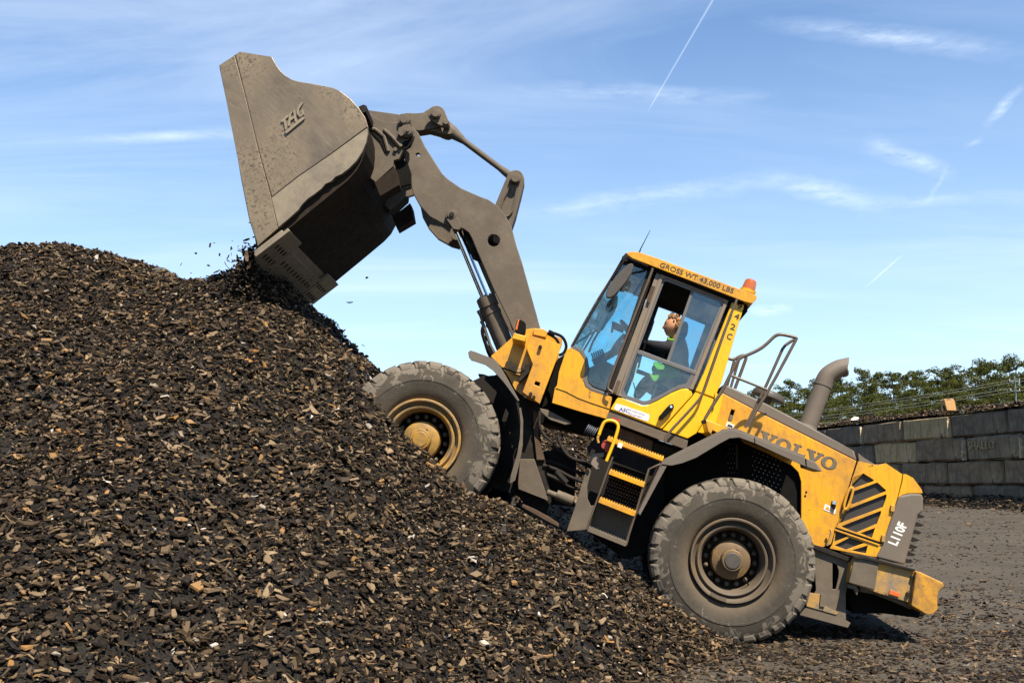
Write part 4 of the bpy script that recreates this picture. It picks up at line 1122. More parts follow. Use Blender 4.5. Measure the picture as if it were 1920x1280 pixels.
# rear fender
for k in (0, 1):
    out_ = [(1199, 965), (1244, 870), (1250, 863), (1358, 808), (1374, 806), (1388, 810), (1414, 821), (1509, 858)]
    L = RF.pts(out_, -.02)
    w0, w1 = (-.02, .66) if k == 0 else mir(-.02, .66)
    g = obj('rear_fender', MB().prism(RF, band(L, -.022), w0, w1), 'plastic', root, bevel=.004)
    s0, s1 = (-.035, -.021) if k == 0 else (WID + .021, WID + .035)
    sk = [(1240, 870), (1250, 862.5), (1358, 807), (1374, 805.5), (1388, 809.5), (1414, 820), (1414.5, 830.5), (1386, 820), (1368, 821.5), (1350, 831), (1305, 858), (1279, 868), (1259, 872.5)]
    obj('fender_skirt', MB().prism(RF, RF.pts(sk, -.035), s0, s1), 'plastic', g, bevel=.004)
    sk = [(1415.5, 820.6), (1509, 857), (1510.5, 874.5), (1416, 831)]
    obj('fender_skirt', MB().prism(RF, RF.pts(sk, -.035), s0, s1), 'plastic', g, bevel=.004)
    sk = [(1511, 858.5), (1530, 867), (1542, 882.5), (1538, 884), (1512, 875.5)]
    obj('fender_tip', MB().prism(RF, RF.pts(sk, -.02), *((-.02, .30) if k == 0 else mir(-.02, .30))), 'plastic', g, bevel=.008)
    sk = [(1241, 873), (1250, 874), (1200, 966), (1197, 960)]
    obj('fender_stay', MB().prism(RF, RF.pts(sk, -.035), s0, s1), 'plastic', g, bevel=.003)
plate('fender_bracket', RF, [(1323, 786), (1352, 797), (1359, 802), (1345, 811), (1336, 806), (1333, 813), (1328, 809)], .10, .50, 'yellow', root, bevel=.004)

# ---- exhaust, air intake
WC = 1.34
b0 = RF.X(1514, 800, WC); b1 = RF.X(1543, 722, WC); d = (b1 - b0).normalized()
q = MB().cyl(b0 - d * .05, b1, .098, seg=28)
ex = obj('exhaust_stack', q, 'plastic', root, smooth=True)
f0, u0 = RF.loc(1543, 722, WC); e0 = RF.loc(1562, 697, WC); e1 = RF.loc(1588, 683, WC)
el = chaikin([b1, b1 + d * .06, RF.P(*RF.loc(1553, 702, WC), WC), RF.P(*RF.loc(1572, 691, WC), WC), RF.P(*RF.loc(1586, 688, WC), WC)], 3)
el = [Vector(p) for p in el]
mb = MB(); seg = 24; n = len(el)
# elbow with a slanting mouth
vs = []
for i, p in enumerate(el):
    dd = (el[min(i + 1, n - 1)] - el[max(i - 1, 0)]).normalized(); a = RF.I; b_ = dd.cross(a).normalized()
    if b_.z < 0: b_ = -b_
    for k in range(seg):
        t = 2 * math.pi * k / seg
        cut = 0
        if i >= n - 3: cut = (math.sin(t)) * .055 * (i - n + 4) / 3
        vs.append(p + a * (.100 * math.cos(t)) + b_ * (.100 * math.sin(t)) + dd * cut)
fs = [(i * seg + k, i * seg + (k + 1) % seg, (i + 1) * seg + (k + 1) % seg, (i + 1) * seg + k) for i in range(n - 1) for k in range(seg)]
eo = obj('exhaust_elbow', mb.add(vs, fs), 'plastic', ex, smooth=True); md = eo.modifiers.new('wall', 'SOLIDIFY'); md.thickness = .006
obj('stack_base', MB().cyl(b0 - d * .22, b0 + d * .02, .155, .10, 28), 'plastic', ex, smooth=True)
obj('stack_clamp', MB().cyl(b1 - d * .01, b1 + d * .012, .104, seg=28), 'plastic', ex, smooth=True)
c0 = RF.X(1441, 741, WC)
q = MB()
prof = [(.0, .055), (.10, .05), (.165, .035), (.182, .01), (.185, -.03), (.17, -.035), (.05, -.03), (.05, -.14)]
nS = 32; vs = []
for r_, h in prof:
    for k in range(nS):
        t = 2 * math.pi * k / nS; vs.append(c0 + RF.F * (r_ * math.cos(t)) + RF.I * (r_ * math.sin(t)) + RF.U * h)
fs = [(i * nS + k, i * nS + (k + 1) % nS, (i + 1) * nS + (k + 1) % nS, (i + 1) * nS + k) for i in range(len(prof) - 1) for k in range(nS)]
obj('air_intake', q.add(vs, fs), 'plastic_dark', root, smooth=True)

# ---- rails on the rear deck
def rail(pts, w, r_, name='handrail', mat='rail', par=None, it=2, seg=10):
    P_ = [tuple(RF.X(p[0], p[1], p[2] if len(p) > 2 else w)) for p in pts]
    return obj(name, MB().tube(chaikin(P_, it), r_, seg), mat, par or root, smooth=True)
hr = rail([(1321, 786), (1338, 757), (1355, 731), (1369, 702), (1384, 675), (1391, 669), (1400, 666), (1425, 654.7), (1440.6, 642), (1452, 630), (1462, 626), (1478, 629), (1494, 633)], .16, .017)
rail([(1494, 633), (1491, 640), (1440.6, 733), (1420, 765), (1403, 800)], .16, .016, par=hr, it=1)
rail([(1494, 634), (1481, 641), (1469, 650), (1461, 668), (1431, 735), (1397, 801)], .24, .015, par=hr, it=1)
rail([(1369, 703), (1439, 731)], .16, .014, par=hr, it=0)
q = MB(); disc(q, RF, (1320, 790), .12, .20, .022, seg=12); obj('rail_bolt', q, 'black_metal', hr)
hr2 = rail([(1360, 668), (1368, 673), (1377, 674), (1386, 668.5), (1394, 665.5), (1400, 668), (1396, 680), (1378, 728)], 2.2, .02, name='handrail')
rail([(1377, 674), (1363, 725)], 2.2, .017, par=hr2, it=0); rail([(1387, 669), (1370, 727)], 2.2, .017, par=hr2, it=0)

# ---- steps
lad = rail([(1149, 856), (1140, 880), (1117, 944), (1099.6, 992)], .12, .010, name='ladder', it=0)
rail([(1246, 868), (1233, 872), (1217, 879), (1191, 964), (1174, 1021)], .12, .012, par=lad, it=0, name='ladder_rail')
def tread(a, b_, th, mat, w0, w1, name='step'):
    (x0, y0), (x1, y1) = a, b_
    L = RF.pts([(x0, y0), (x1, y1), (x1 - th * .36, y1 + th * .93), (x0 - th * .36, y0 + th * .93)], w0)
    o = obj(name, MB().prism(RF, L, w0, w1), mat, lad, bevel=.003)
    n = int(math.hypot(x1 - x0, y1 - y0) / 5); mb = MB()
    for i in range(n):
        t = (i + .5) / n; f, u = RF.loc(x0 + (x1 - x0) * t, y0 + (y1 - y0) * t, w0)
        mb.prism(RF, [(f - .009, u), (f + .009, u), (f + .007, u + .014), (f - .007, u + .014)], w0 + .002, w0 + .012)
        mb.prism(RF, [(f - .009, u), (f + .009, u), (f + .007, u + .012), (f - .007, u + .012)], w1 - .03, w1 - .02)
    k = obj('grip_tooth', mb, mat if mat != 'black_metal' else 'steel', lad); k['kind'] = 'stuff'
    return o
tread((1140, 818), (1245, 857), 8, 'yellow', .10, .42)
tread((1144, 880), (1210, 905), 9, 'yellow', .10, .34)
tread((1125, 932), (1193, 959), 10, 'yellow', .10, .34)
tread((1104, 987), (1176, 1016), 9, 'steel', .10, .34)
plate('side_reflector', RF, [(1160, 829), (1168, 832), (1165, 840.5), (1157, 837)], .085, .099, 'white', lad, bevel=.002)
dk = plate('tank_face', RF, [(1150, 868), (1215, 890), (1205, 925), (1190, 962), (1128, 940)], .40, .42, 'black', lad)
q = MB()
for i in range(12):
    for j in range(12):
        x_ = 1146 + i * 5.2 + (j % 2) * 2.6 - j * 1.2; y_ = 876 + j * 6.3 + i * 1.9
        if y_ < 958 + (x_ - 1190) * .2 and x_ < 1213: q.sphere(RF.X(x_, y_, .40), RF.F * .009, RF.U * .009, RF.I * .006, 6, 4)
o = obj('grip_stud', q, 'steel', dk, recalc=False, smooth=True); o['kind'] = 'stuff'
plate('red_bracket', RF, [(1128, 828), (1136, 824), (1148, 834), (1140, 848), (1134, 846)], .20, .24, 'red', lad)
q = MB(); disc(q, RF, (1134, 835), .17, .20, .035, seg=16); obj('red_knob', q, 'red', lad, smooth=True)
plate('hose_bracket', RF, [(1114, 850), (1133, 848), (1132, 856), (1124, 858), (1126, 878), (1118, 880), (1108, 870), (1104, 858)], .25, .32, 'frame_taupe', lad, bevel=.006)
rail([(1123, 815), (1128, 800), (1133.5, 790), (1142, 787.5), (1151, 789), (1158, 794), (1159.5, 803), (1150, 832), (1137, 864)], .07, .017, name='grab_loop', mat='yellow_clean', par=lad)
rail([(1123, 815), (1120, 822), (1122, 830)], .07, .014, name='grab_loop', mat='yellow_dirty', par=lad, it=1)

# ------------------------------------------------------------------ cab
CW = .56; CF = WID - CW
cab = empty('cab', RF.P(*RF.loc(1250, 700, CW), WC) - wloc(root), parent=root)
def cp(name, pl, w0, w1, mat, **kw):
    return plate(name, RF, pl, w0, w1, mat, cab, **kw)
roof = cp('roof', [(1174, 474), (1186, 471.5), (1200, 473), (1240, 486.5), (1419, 554), (1418.5, 560), (1411, 569), (1395, 565), (1240, 505), (1186, 484.5), (1177, 478)], .48, WID - .48, 'yellow', bevel=.022, segs=4)
cp('roof_liner', [(1190, 490), (1240, 508), (1400, 569), (1402, 584), (1396, 578), (1240, 520), (1195, 506)], .60, WID - .60, 'black')
cp('roof_gutter', [(1180, 487), (1240, 507), (1395, 566), (1392, 571), (1376, 567), (1240, 514), (1190, 496), (1170, 490), (1166, 481), (1173, 476), (1178, 484)], .52, .60, 'black', both=True)
cp('roof_gutter_end', [(1380, 564), (1409, 571), (1396, 584), (1380, 575)], CW + .16, WID - CW - .16, 'black')
cp('roof_visor', [(1165.5, 482.5), (1174, 473.5), (1180, 482), (1176, 490), (1168, 489)], .46, WID - .46, 'black_metal', bevel=.006)
# near & far side posts
rpost = [(1374, 563), (1396, 571), (1390, 592), (1387, 600), (1353, 717), (1339.5, 746), (1303.5, 733), (1319, 700)]
cp('rear_pillar', rpost, CW - .02, CW + .14, 'yellow_clean', both=True, bevel=.012)
cp('rear_body', [(1303.5, 734.5), (1339, 748), (1328, 776), (1306, 812), (1289, 822), (1242, 805.5), (1299, 742)], CW - .02, CW + .02, 'yellow_clean', both=True, bevel=.008)
cp('vent_panel', [(1337, 749), (1356, 740), (1350, 770), (1338, 806), (1318, 812), (1308, 810), (1329, 776)], CW + .0, CW + .03, 'yellow_clean', both=False, bevel=.006)
cp('louvre_plate', [(1341, 735), (1347, 740), (1338, 790), (1334, 795), (1327, 790), (1338, 768)], .52, .56, 'yellow_clean', bevel=.003)
# door: yellow lower skin + taupe frame + dark gasket + panes
dr = cp('door', [(1159, 743), (1205, 760), (1214, 759.5), (1233, 751), (1258, 737), (1275, 729.5), (1286, 728), (1297, 732), (1298.5, 741), (1241, 804), (1144, 767.5)], CW - .02, CW + .02, 'yellow_clean', bevel=.012, segs=3)
dfo = [(1240, 510), (1247, 510), (1360, 553), (1367.6, 560), (1311.6, 700), (1299.5, 731), (1292, 729), (1306, 697), (1358, 566), (1352, 560), (1248, 521), (1243, 522), (1200, 640), (1173, 712), (1164, 737), (1167, 744), (1158, 742)]
plate('door_frame', RF, dfo, CW - .03, CW + .01, 'frame_taupe', dr, bevel=.006)
plate('door_frame', RF, [(1231, 511), (1239.5, 512), (1158, 741), (1146, 737)], CW - .02, CW + .03, 'frame_taupe', dr, bevel=.004, label='taupe hinge post with a rusty stain in front of the door')
gk = [(1164, 737), (1173, 712), (1200, 640), (1243, 522), (1248, 521), (1352, 560), (1358, 566), (1306, 697), (1292, 729), (1284, 727.5), (1272, 729), (1258, 736), (1232, 750), (1214, 758.5), (1205, 759), (1167, 745)]
gin = [(1170, 731), (1178, 708), (1204, 638), (1245.5, 528), (1250, 527), (1348, 564.5), (1352, 570), (1300, 695), (1286, 719), (1272, 722), (1256, 730), (1230, 744), (1213, 751), (1206, 751.5), (1174, 740)]
plate('gasket', RF, gk, CW - .012, CW + .012, 'frame_grey', dr, holes=[gin], bevel=.002)
plate('window_rail', RF, [(1196, 657), (1200, 656), (1309, 697), (1305, 703), (1194.5, 662.5)], CW - .018, CW + .014, 'frame_grey', dr, bevel=.003)
plate('window_divider', RF, [(1297, 542), (1301.5, 544), (1255, 679), (1249.5, 677)], CW - .010, CW + .016, 'frame_grey', dr, bevel=.002)
plate('sliding_pane', RF, [(1300, 543), (1350, 563), (1354, 570), (1305, 697), (1254, 677)], CW - .001, CW + .004, 'glass_dark', dr, bevel=0)
plate('lower_pane', RF, [(1196, 663), (1304, 703.5), (1287, 722), (1272, 726), (1256, 733), (1230, 747), (1213, 754), (1205, 754), (1168, 742), (1178, 708)], CW - .001, CW + .004, 'glass', dr, bevel=0)
plate('door_hinge', RF, [(1222, 535), (1229, 537), (1218, 568), (1213, 566)], CW - .05, CW - .03, 'rust', dr, bevel=.003)
plate('door_hinge', RF, [(1158, 712), (1164, 714), (1156, 738), (1149, 736)], CW - .05, CW - .03, 'rust', dr, bevel=.003)
plate('hand_grip', RF, chaikin([(1254, 759), (1261, 757), (1264, 762), (1259, 770), (1243, 785), (1237, 788), (1234, 783), (1239, 776)], 1, True), CW - .075, CW - .045, 'black', dr, bevel=.012, segs=3)
plate('lock', RF, circle((1258.5, 762), 2.4, 10), CW - .082, CW - .076, 'chrome', dr, bevel=0)
plate('grip_foot', RF, [(1254, 759), (1262, 757), (1264, 763), (1257, 768)], CW - .046, CW - .018, 'black', dr, bevel=0)
plate('grip_foot', RF, [(1236, 779), (1244, 779), (1243, 786), (1236, 787)], CW - .046, CW - .018, 'black', dr, bevel=0)
plate('decal_plate', RF, chaikin([(1154, 757.5), (1157, 756), (1216, 775.5), (1218, 779), (1215.5, 789), (1212, 789.5), (1153, 768), (1152, 765)], 1, True), CW - .0235, CW - .0205, 'white', dr, bevel=0)
# front quarter
cp('quarter_seal', [(1166, 484), (1175, 489), (1225, 505), (1225, 512), (1149, 738), (1139, 741), (1107, 729.5), (1098, 722), (1096, 713), (1100, 690), (1098, 673), (1088, 658), (1070, 650)], CW - .005, CW + .02, 'black_metal', both=False,
   holes=[[(1168, 490), (1214, 506), (1212, 512), (1137, 732), (1112, 723), (1104, 715), (1102, 706), (1105, 690), (1102, 672), (1093, 656), (1076, 648)]], bevel=.004)
cp('quarter_pane', [(1168, 489), (1216, 506), (1138, 734), (1110, 725), (1101, 716), (1100, 706), (1104, 690), (1101, 672), (1092, 656), (1075, 648)], CW + .004, CW + .008, 'glass', both=True, bevel=0)
wsl = RF.pts([(1167, 486), (1150, 515), (1120, 562), (1095, 605), (1071, 649)], CW + .01)
obj('windscreen', MB().prism(RF, band(wsl, .005), CW + .02, CF - .02), 'glass', cab)
obj('windscreen_edge', MB().prism(RF, band(wsl, .008), CW - .002, CW + .018), 'frame_grey', cab)
cp('far_quarter_seal', [(1166, 484), (1225, 505), (1149, 738), (1100, 725), (1098, 673), (1070, 650)], CF - .02, CF, 'black_metal', at=CW,
   holes=[[(1168, 490), (1214, 506), (1137, 732), (1112, 723), (1102, 706), (1102, 672), (1076, 648)]])
cp('far_door', [(1240, 510), (1360, 553), (1367, 560), (1300, 731), (1298, 741), (1241, 804), (1144, 767)], CF - .02, CF + .02, 'frame_grey', at=CW,
   holes=[[(1250, 528), (1300, 546), (1250, 678), (1204, 660)], [(1306, 548), (1350, 566), (1302, 696), (1256, 680)], [(1200, 668), (1298, 703), (1270, 722), (1213, 751), (1174, 740)]])
cp('front_lower', [(1062, 655), (1070, 651.5), (1086, 659), (1096, 673), (1098, 690), (1094, 713), (1097, 724), (1107, 731.5), (1148, 744), (1143, 767), (1137, 785), (1090, 772), (1035, 755), (1040, 728), (1044, 722), (1048, 697)], CW - .02, CW + .03, 'yellow', both=True, bevel=.014, segs=3)
q = MB().prism(RF, band(RF.pts([(1042, 727), (1060, 733), (1085, 746), (1115, 757), (1143, 766)], CW - .03), .008), CW - .024, CW - .019)
obj('panel_groove', q, 'black', cab)
cp('cowl_trim', [(1069, 650), (1080, 648), (1094, 657), (1102, 672), (1104, 690), (1101, 710), (1104, 719), (1112, 727), (1140, 737), (1139, 742), (1107, 731), (1097, 723.5), (1094, 713), (1098, 690), (1096, 673), (1086, 658.5)], CW - .024, CW - .006, 'frame_grey', bevel=.003)
cp('cab_floor', [(1045, 705), (1097, 722), (1150, 745), (1300, 800), (1286, 822), (1136, 784), (1036, 754)], CW + .04, CF - .04, 'black')
cp('cab_base', [(1141, 772), (1290, 826), (1287, 843), (1136, 786)], CW - .04, CW + .0, 'steel', both=True, bevel=.004)
cp('cab_sill', [(1143, 768.5), (1290, 823), (1290, 829), (1142, 774)], CW - .01, CW + .10, 'black_metal', bevel=.003)
cp('under_box', [(1158, 800), (1225, 826), (1221, 850), (1205, 848), (1150, 826)], CW + .10, CW + .5, 'rust')
cp('warning_label', [(1147, 781), (1163, 787), (1160.5, 797), (1144, 790)], CW - .0435, CW - .0405, 'red', bevel=0)
cp('cab_rear_wall', [(1352, 600), (1375, 572), (1340, 690), (1300, 800), (1290, 815), (1280, 800), (1318, 700)], CW + .16, CF - .16, 'frame_grey')
# grab bars
rail([(1223.5, 503), (1222, 510), (1180, 617), (1139, 722), (1140, 730), (1147, 734)], .47, .014, name='grab_bar', par=cab)
rail([(1382, 560), (1380, 566), (1366, 600), (1327, 712), (1317, 741), (1299, 763), (1248, 817), (1247, 829)], .45, .014, name='grab_bar', par=cab, it=1)
# beacon, aerial, mirror
bu = RF.U; bc0 = RF.X(1402, 546, 1.0)
lean = (RF.X(1410, 522, 1.0) - RF.X(1402, 546, 1.0)).normalized()
q = MB().cyl(bc0 - lean * .02, bc0 + lean * .015, .088, seg=24); bo = obj('beacon_base', q, 'yellow', cab, smooth=True)
q = MB().tube([bc0 + lean * h for h in (.015, .03, .10, .125, .137, .14)], [.075, .074, .066, .058, .036, .01], 24)
obj('beacon', q, 'beacon', bo, smooth=True)
obj('aerial', MB().tube([RF.X(1198.5, 474, 1.0), RF.X(1201, 467, 1.0), RF.X(1219, 432, 1.0)], [.010, .006, .003], 6), 'black', cab)
mr = cp('mirror', chaikin([(1136, 557.5), (1136.5, 546), (1147, 527), (1176, 495), (1188, 493), (1187.5, 506), (1176, 526), (1154, 552), (1146, 558)], 1, True), .10, .17, 'plastic_dark', bevel=.02, segs=3)
rail([(1188, 489, .5), (1180, 483, .35), (1174, 482, .22), (1168, 492, .15), (1150, 520, .14), (1146, 526, .15)], .2, .011, name='mirror_arm', mat='black', par=mr, it=1)
rail([(1175, 483, .22), (1186, 489, .24), (1196, 491.5, .3), (1211, 499, .45), (1216, 502, .56)], .2, .013, name='mirror_arm', mat='black', par=mr, it=1)
# inside
cp('seat', chaikin([(1278, 640), (1292, 650), (1290, 700), (1282, 735), (1262, 745), (1215, 728), (1217, 716), (1252, 720), (1264, 700)], 1, True), 1.05, 1.65, 'interior', bevel=.03)
cp('headrest', chaikin([(1280, 600), (1292, 604), (1288, 634), (1277, 630)], 1, True), 1.2, 1.5, 'interior', bevel=.02)
cp('armrest', [(1218, 708), (1236, 710), (1238, 722), (1222, 722)], .80, .88, 'frame_grey', bevel=.006)
cp('side_console', [(1230, 716), (1300, 700), (1306, 720), (1280, 790), (1215, 765)], .78, .98, 'interior', bevel=.01)
rail([(1180, 640, 1.2), (1160, 655, 1.25), (1138, 668, 1.3), (1112, 680, 1.3)], 1.3, .045, name='steering_column', mat='interior', par=cab, it=2)
q = MB()
for i in range(6):
    c_ = RF.X(1112 + i * 3.8, 674 - i * 1.6, 1.3); q.cyl(c_, c_ + (RF.X(1116, 672.5, 1.3) - RF.X(1112, 674, 1.3)) * .6, .075, seg=16)
obj('column_bellows', q, 'bellows', cab)
sw = MB(); cS = RF.X(1184, 628, 1.34); nS_ = (RF.F * -.55 + RF.U * .83).normalized(); aS = RF.I; bS = nS_.cross(aS)
rg = [cS + aS * (.2 * math.cos(t)) + bS * (.2 * math.sin(t)) for t in np.linspace(0, 2 * math.pi, 29)]
sw.tube(rg, .015, 8, cap=False); sw.tube([rg[0], rg[14]], .012, 6); sw.tube([rg[7], cS], .012, 6); sw.cyl(cS - nS_ * .1, cS, .035, .045, 12)
obj('steering_wheel', sw, 'black', cab, smooth=True)
cp('display', [(1150, 602), (1172, 612), (1168, 622), (1148, 614)], 1.05, 1.15, 'bellows', bevel=.004)
cp('display_hood', [(1148, 602), (1152, 604), (1150, 620), (1145, 622)], 1.05, 1.15, 'red', bevel=.004)
rail([(1172, 628, 1.1), (1160, 640, 1.15), (1150, 655, 1.2), (1146, 668, 1.25)], 1.1, .028, name='lever', mat='bellows', par=cab)
rail([(1144, 579, .75), (1118, 621, .75)], .75, .040, name='wiper_blade', mat='white', par=cab, it=0)
rail([(1120, 618, .72), (1085, 640, .68), (1080, 645, .68)], .7, .010, name='wiper_arm', mat='black', par=cab, it=0)
rail([(1150, 575, .9), (1112, 640, .9), (1104, 660, .9)], .9, .012, name='wiper_arm', mat='black', par=cab, it=0)
cp('far_mirror', chaikin([(1150, 555), (1160, 552), (1156, 580), (1138, 605), (1128, 622), (1124, 610), (1130, 590)], 1, True), 2.4, 2.45, 'interior', bevel=.01)
rail([(1224, 598, .75), (1226, 604, .75), (1204, 660, .75), (1197, 690, .75)], .75, .010, name='inner_rail', mat='black', par=cab, it=1)
rail([(1196, 680, .75), (1187, 715, .75), (1196, 748, .75)], .75, .007, name='inner_rail', mat='white', par=cab, it=0)
for pts in ([(1204, 729), (1212, 731), (1210, 736), (1202, 733)], [(1229, 728), (1240, 730), (1239, 739), (1231, 738)]):
    cp('cab_toy_clip', pts, .7, .74, 'orange', bevel=.004).name = 'tool_clip'
cp('brush_pad', chaikin([(1112, 700), (1122, 698), (1126, 710), (1118, 718), (1110, 712)], 1, True), .7, .78, 'tan', bevel=.006)
cp('dash', [(1102, 690), (1135, 676), (1180, 700), (1170, 742), (1110, 724)], 1.0, 1.7, 'interior', bevel=.01)
cp('roof_lamp', [(1200, 515), (1214, 516), (1212, 530), (1200, 528)], .62, .70, 'bellows')

# ------------------------------------------------------------------ lettering
def text(name, s, fr, w, p0, p1, hpx, mat, par, up=None, off=0.0, extr=.0, ref=None):
    cu = bpy.data.curves.new('t', 'FONT'); cu.body = s; cu.resolution_u = 3; cu.offset = off
    ob = bpy.data.objects.new('t', cu); COL.objects.link(ob)
    dg = bpy.context.evaluated_depsgraph_get()
    me = bpy.data.meshes.new_from_object(ob.evaluated_get(dg))
    vs = [v.co.copy() for v in me.vertices]; fs = [tuple(p.vertices) for p in me.polygons]
    bpy.data.objects.remove(ob); bpy.data.curves.remove(cu); bpy.data.meshes.remove(me)
    x0 = min(v.x for v in vs); x1 = max(v.x for v in vs); H = .73
    if ref == 'x': H = max(v.y for v in vs)
    dx, dy = p1[0] - p0[0], p1[1] - p0[1]; L = math.hypot(dx, dy)
    if up is None: up = (dy / L, -dx / L)
    P_ = []
    for v in vs:
        t = (v.x - x0) / (x1 - x0)
        P_.append(fr.X(p0[0] + dx * t + up[0] * hpx * v.y / H, p0[1] + dy * t + up[1] * hpx * v.y / H, w))
    return obj(name, MB().add(P_, fs), mat, par, recalc=False)
text('weight_lettering', 'GROSS WT 43,000 LBS', RF, .477, (1236.5, 500), (1374, 550), 9.5, 'letter_dark', roof, off=.012)
for ch, (x_, y_) in zip('942C', ((1380, 577), (1375, 596), (1367.5, 615.5), (1361, 633.5))):
    text('number', ch, RF, CW - .0225, (x_ + .5, y_ + .5), (x_ + 9.5, y_ + 3.8), 11.5, 'letter_dark', cab, off=.02)
text('lettering', 'ASC', RF, CW - .0245, (1160, 769.5), (1179, 774), 7.5, 'blue', dr, off=.03, up=(.30, -.95))
text('lettering', 'Construction', RF, CW - .0245, (1180.5, 770), (1209, 779.5), 4.6, 'blue', dr, off=.005)
text('lettering', 'Equipment', RF, CW - .0245, (1178.5, 776), (1204, 784.3), 4.6, 'blue', dr, off=.005)
text('model_lettering', 'L110F', RF, HW - .0115, (1681, 1023), (1701.5, 983), 19, 'white', tg_, off=.035, up=(-.89, -.36))
# the maker's name in broad slab letters
def glyph(k):
    V = [[(0, 1), (.52, 1), (.52, .90), (.40, .90), (.56, .36), (.70, .90), (.60, .90), (.60, 1), (1, 1), (1, .90), (.90, .90), (.60, 0), (.42, 0), (.10, .90), (0, .90)]]
    Lg = [[(0, 1), (.52, 1), (.52, .90), (.40, .90), (.40, .11), (.62, .11), (.78, .18), (.84, .38), (.96, .38), (.94, 0), (0, 0), (0, .10), (.12, .10), (.12, .90), (0, .90)]]
    n = 28
    O = [[(.5 + .5 * math.cos(t), .5 + .53 * math.sin(t)) for t in np.linspace(0, 2 * math.pi, n, endpoint=False)],
         [(.5 + .22 * math.cos(t), .5 + .42 * math.sin(t)) for t in np.linspace(0, 2 * math.pi, n, endpoint=False)]]
    return {'V': V, 'L': Lg, 'O': O}[k]
p0 = (1419.5, 826); p1 = (1565, 882.5); xs = 0; wd = {'V': 1.25, 'O': 1.12, 'L': 1.05}; gap = {0: -.02, 1: .1, 2: -.10, 3: -.06, 4: 0}
seq = 'VOLVO'; tot_w = sum(wd[c] for c in seq) + .10 - .02 - .10 - .06
x_ = 0; Lx = math.hypot(p1[0] - p0[0], p1[1] - p0[1]); dxy = ((p1[0] - p0[0]) / Lx, (p1[1] - p0[1]) / Lx); upv = (.37, -.93)
for i, c in enumerate(seq):
    g = glyph(c); hh = 21.5 if c != 'O' else 20.5
    loops = []
    for lp in g:
        l2 = []
        for gx_0, gy_0 in lp:
            s = (x_ + gx_0 * wd[c]) / tot_w * Lx; h = gy_0 * 21.5
            l2.append(RF.loc(p0[0] + dxy[0] * s + upv[0] * h, p0[1] + dxy[1] * s + upv[1] * h, HW - .004))
        loops.append(l2)
    obj('brand_letter', MB().prism(RF, loops[0], HW - .006, HW - .001, loops[1:]), 'letter_grey', hood)
    x_ += wd[c] + gap[i]
plate('caution_label', RF, [(1547, 944), (1568, 953), (1565.5, 963.5), (1544, 955)], HW - .004, HW - .001, 'white', hood, bevel=0)
plate('caution_mark', RF, [(1551, 947.5), (1557, 956.5), (1547.5, 953.5)], HW - .007, HW - .0045, 'yellow', hood, bevel=0)
plate('caution_mark', RF, [(1560, 952), (1564, 960), (1558, 958)], HW - .007, HW - .0045, 'yellow', hood, bevel=0)
plate('lock_plate', RF, [(1561, 937.5), (1569, 940), (1566, 955), (1559, 951)], HW - .03, HW - .004, 'black', hood, bevel=.004)
plate('lock_face', RF, [(1561.5, 938), (1568.5, 940), (1567, 946), (1560.5, 944)], HW - .036, HW - .031, 'chrome', hood, bevel=0)
plate('data_label', RF, [(1363, 791), (1377, 796), (1375, 804), (1360.5, 799)], HW - .004, HW - .001, 'white', hood, bevel=0)
plate('data_label_print', RF, [(1365, 794.5), (1374, 797.5), (1373, 801.5), (1363.5, 798.2)], HW - .007, HW - .0045, 'letter_dark', hood, bevel=0)
q = MB(); disc(q, RF, (1512, 922), HW - .006, HW, .010, seg=10); disc(q, RF, (1510, 929), HW - .006, HW, .010, seg=10)
obj('bolt', q, 'black', hood)
rail([(1551, 1022), (1556, 1010), (1559, 995), (1556, 992)], .58, .012, name='panel_handle', mat='yellow_dirty', par=hood, it=1)

# ------------------------------------------------------------------ operator
def skin_body(name, pts, edges, radii, mat, par):
    me = bpy.data.meshes.new(name)
    base = wloc(par)
    me.from_pydata([tuple(Vector(p) - base) for p in pts], edges, [])
    o = bpy.data.objects.new(name, me); COL.objects.link(o); o.parent = par
    md = o.modifiers.new('skin', 'SKIN'); md.use_smooth_shade = True
    sv = me.skin_vertices[0].data if me.skin_vertices else me.skin_vertices.new().data
    for i, r_ in enumerate(radii): sv[i].radius = (r_, r_) if not isinstance(r_, tuple) else r_
    sv[0].use_root = True
    s2 = o.modifiers.new('sub', 'SUBSURF'); s2.levels = 2; s2.render_levels = 2
    me.materials.append(MATS[mat])
    return o
hip = RF.X(1262, 722, 1.32)
per = empty('person', hip, 'blond operator in black top and lime vest seated inside the cab looking up', 'person')
X3 = lambda x_, y_, w: RF.X(x_, y_, w)
pts = [X3(1264, 722, 1.22), X3(1266, 700, 1.14), X3(1266, 674, .96), X3(1268, 648, .84), X3(1265, 638, .74), X3(1262, 628, .71),
       X3(1270, 650, .69), X3(1250, 652, .66), X3(1226, 648, .74), X3(1204, 642, .98), X3(1192, 636, 1.12),
       X3(1270, 657, 1.10), X3(1250, 672, 1.24), X3(1224, 664, 1.36), X3(1202, 652, 1.45),
       X3(1240, 716, 1.10), X3(1212, 712, 1.1), X3(1192, 742, 1.1), X3(1240, 722, 1.36), X3(1212, 720, 1.42), X3(1190, 748, 1.42)]
ed = [(0, 1), (1, 2), (2, 3), (3, 4), (4, 5), (3, 6), (6, 7), (7, 8), (8, 9), (9, 10), (3, 11), (11, 12), (12, 13), (13, 14), (0, 15), (15, 16), (16, 17), (0, 18), (18, 19), (19, 20)]
ra = [.16, .16, .18, .15, .085, .05, .10, .075, .062, .042, .035, .08, .06, .05, .035, .09, .07, .05, .09, .07, .05]
body = skin_body('body', pts, ed, ra, 'shirt', per)
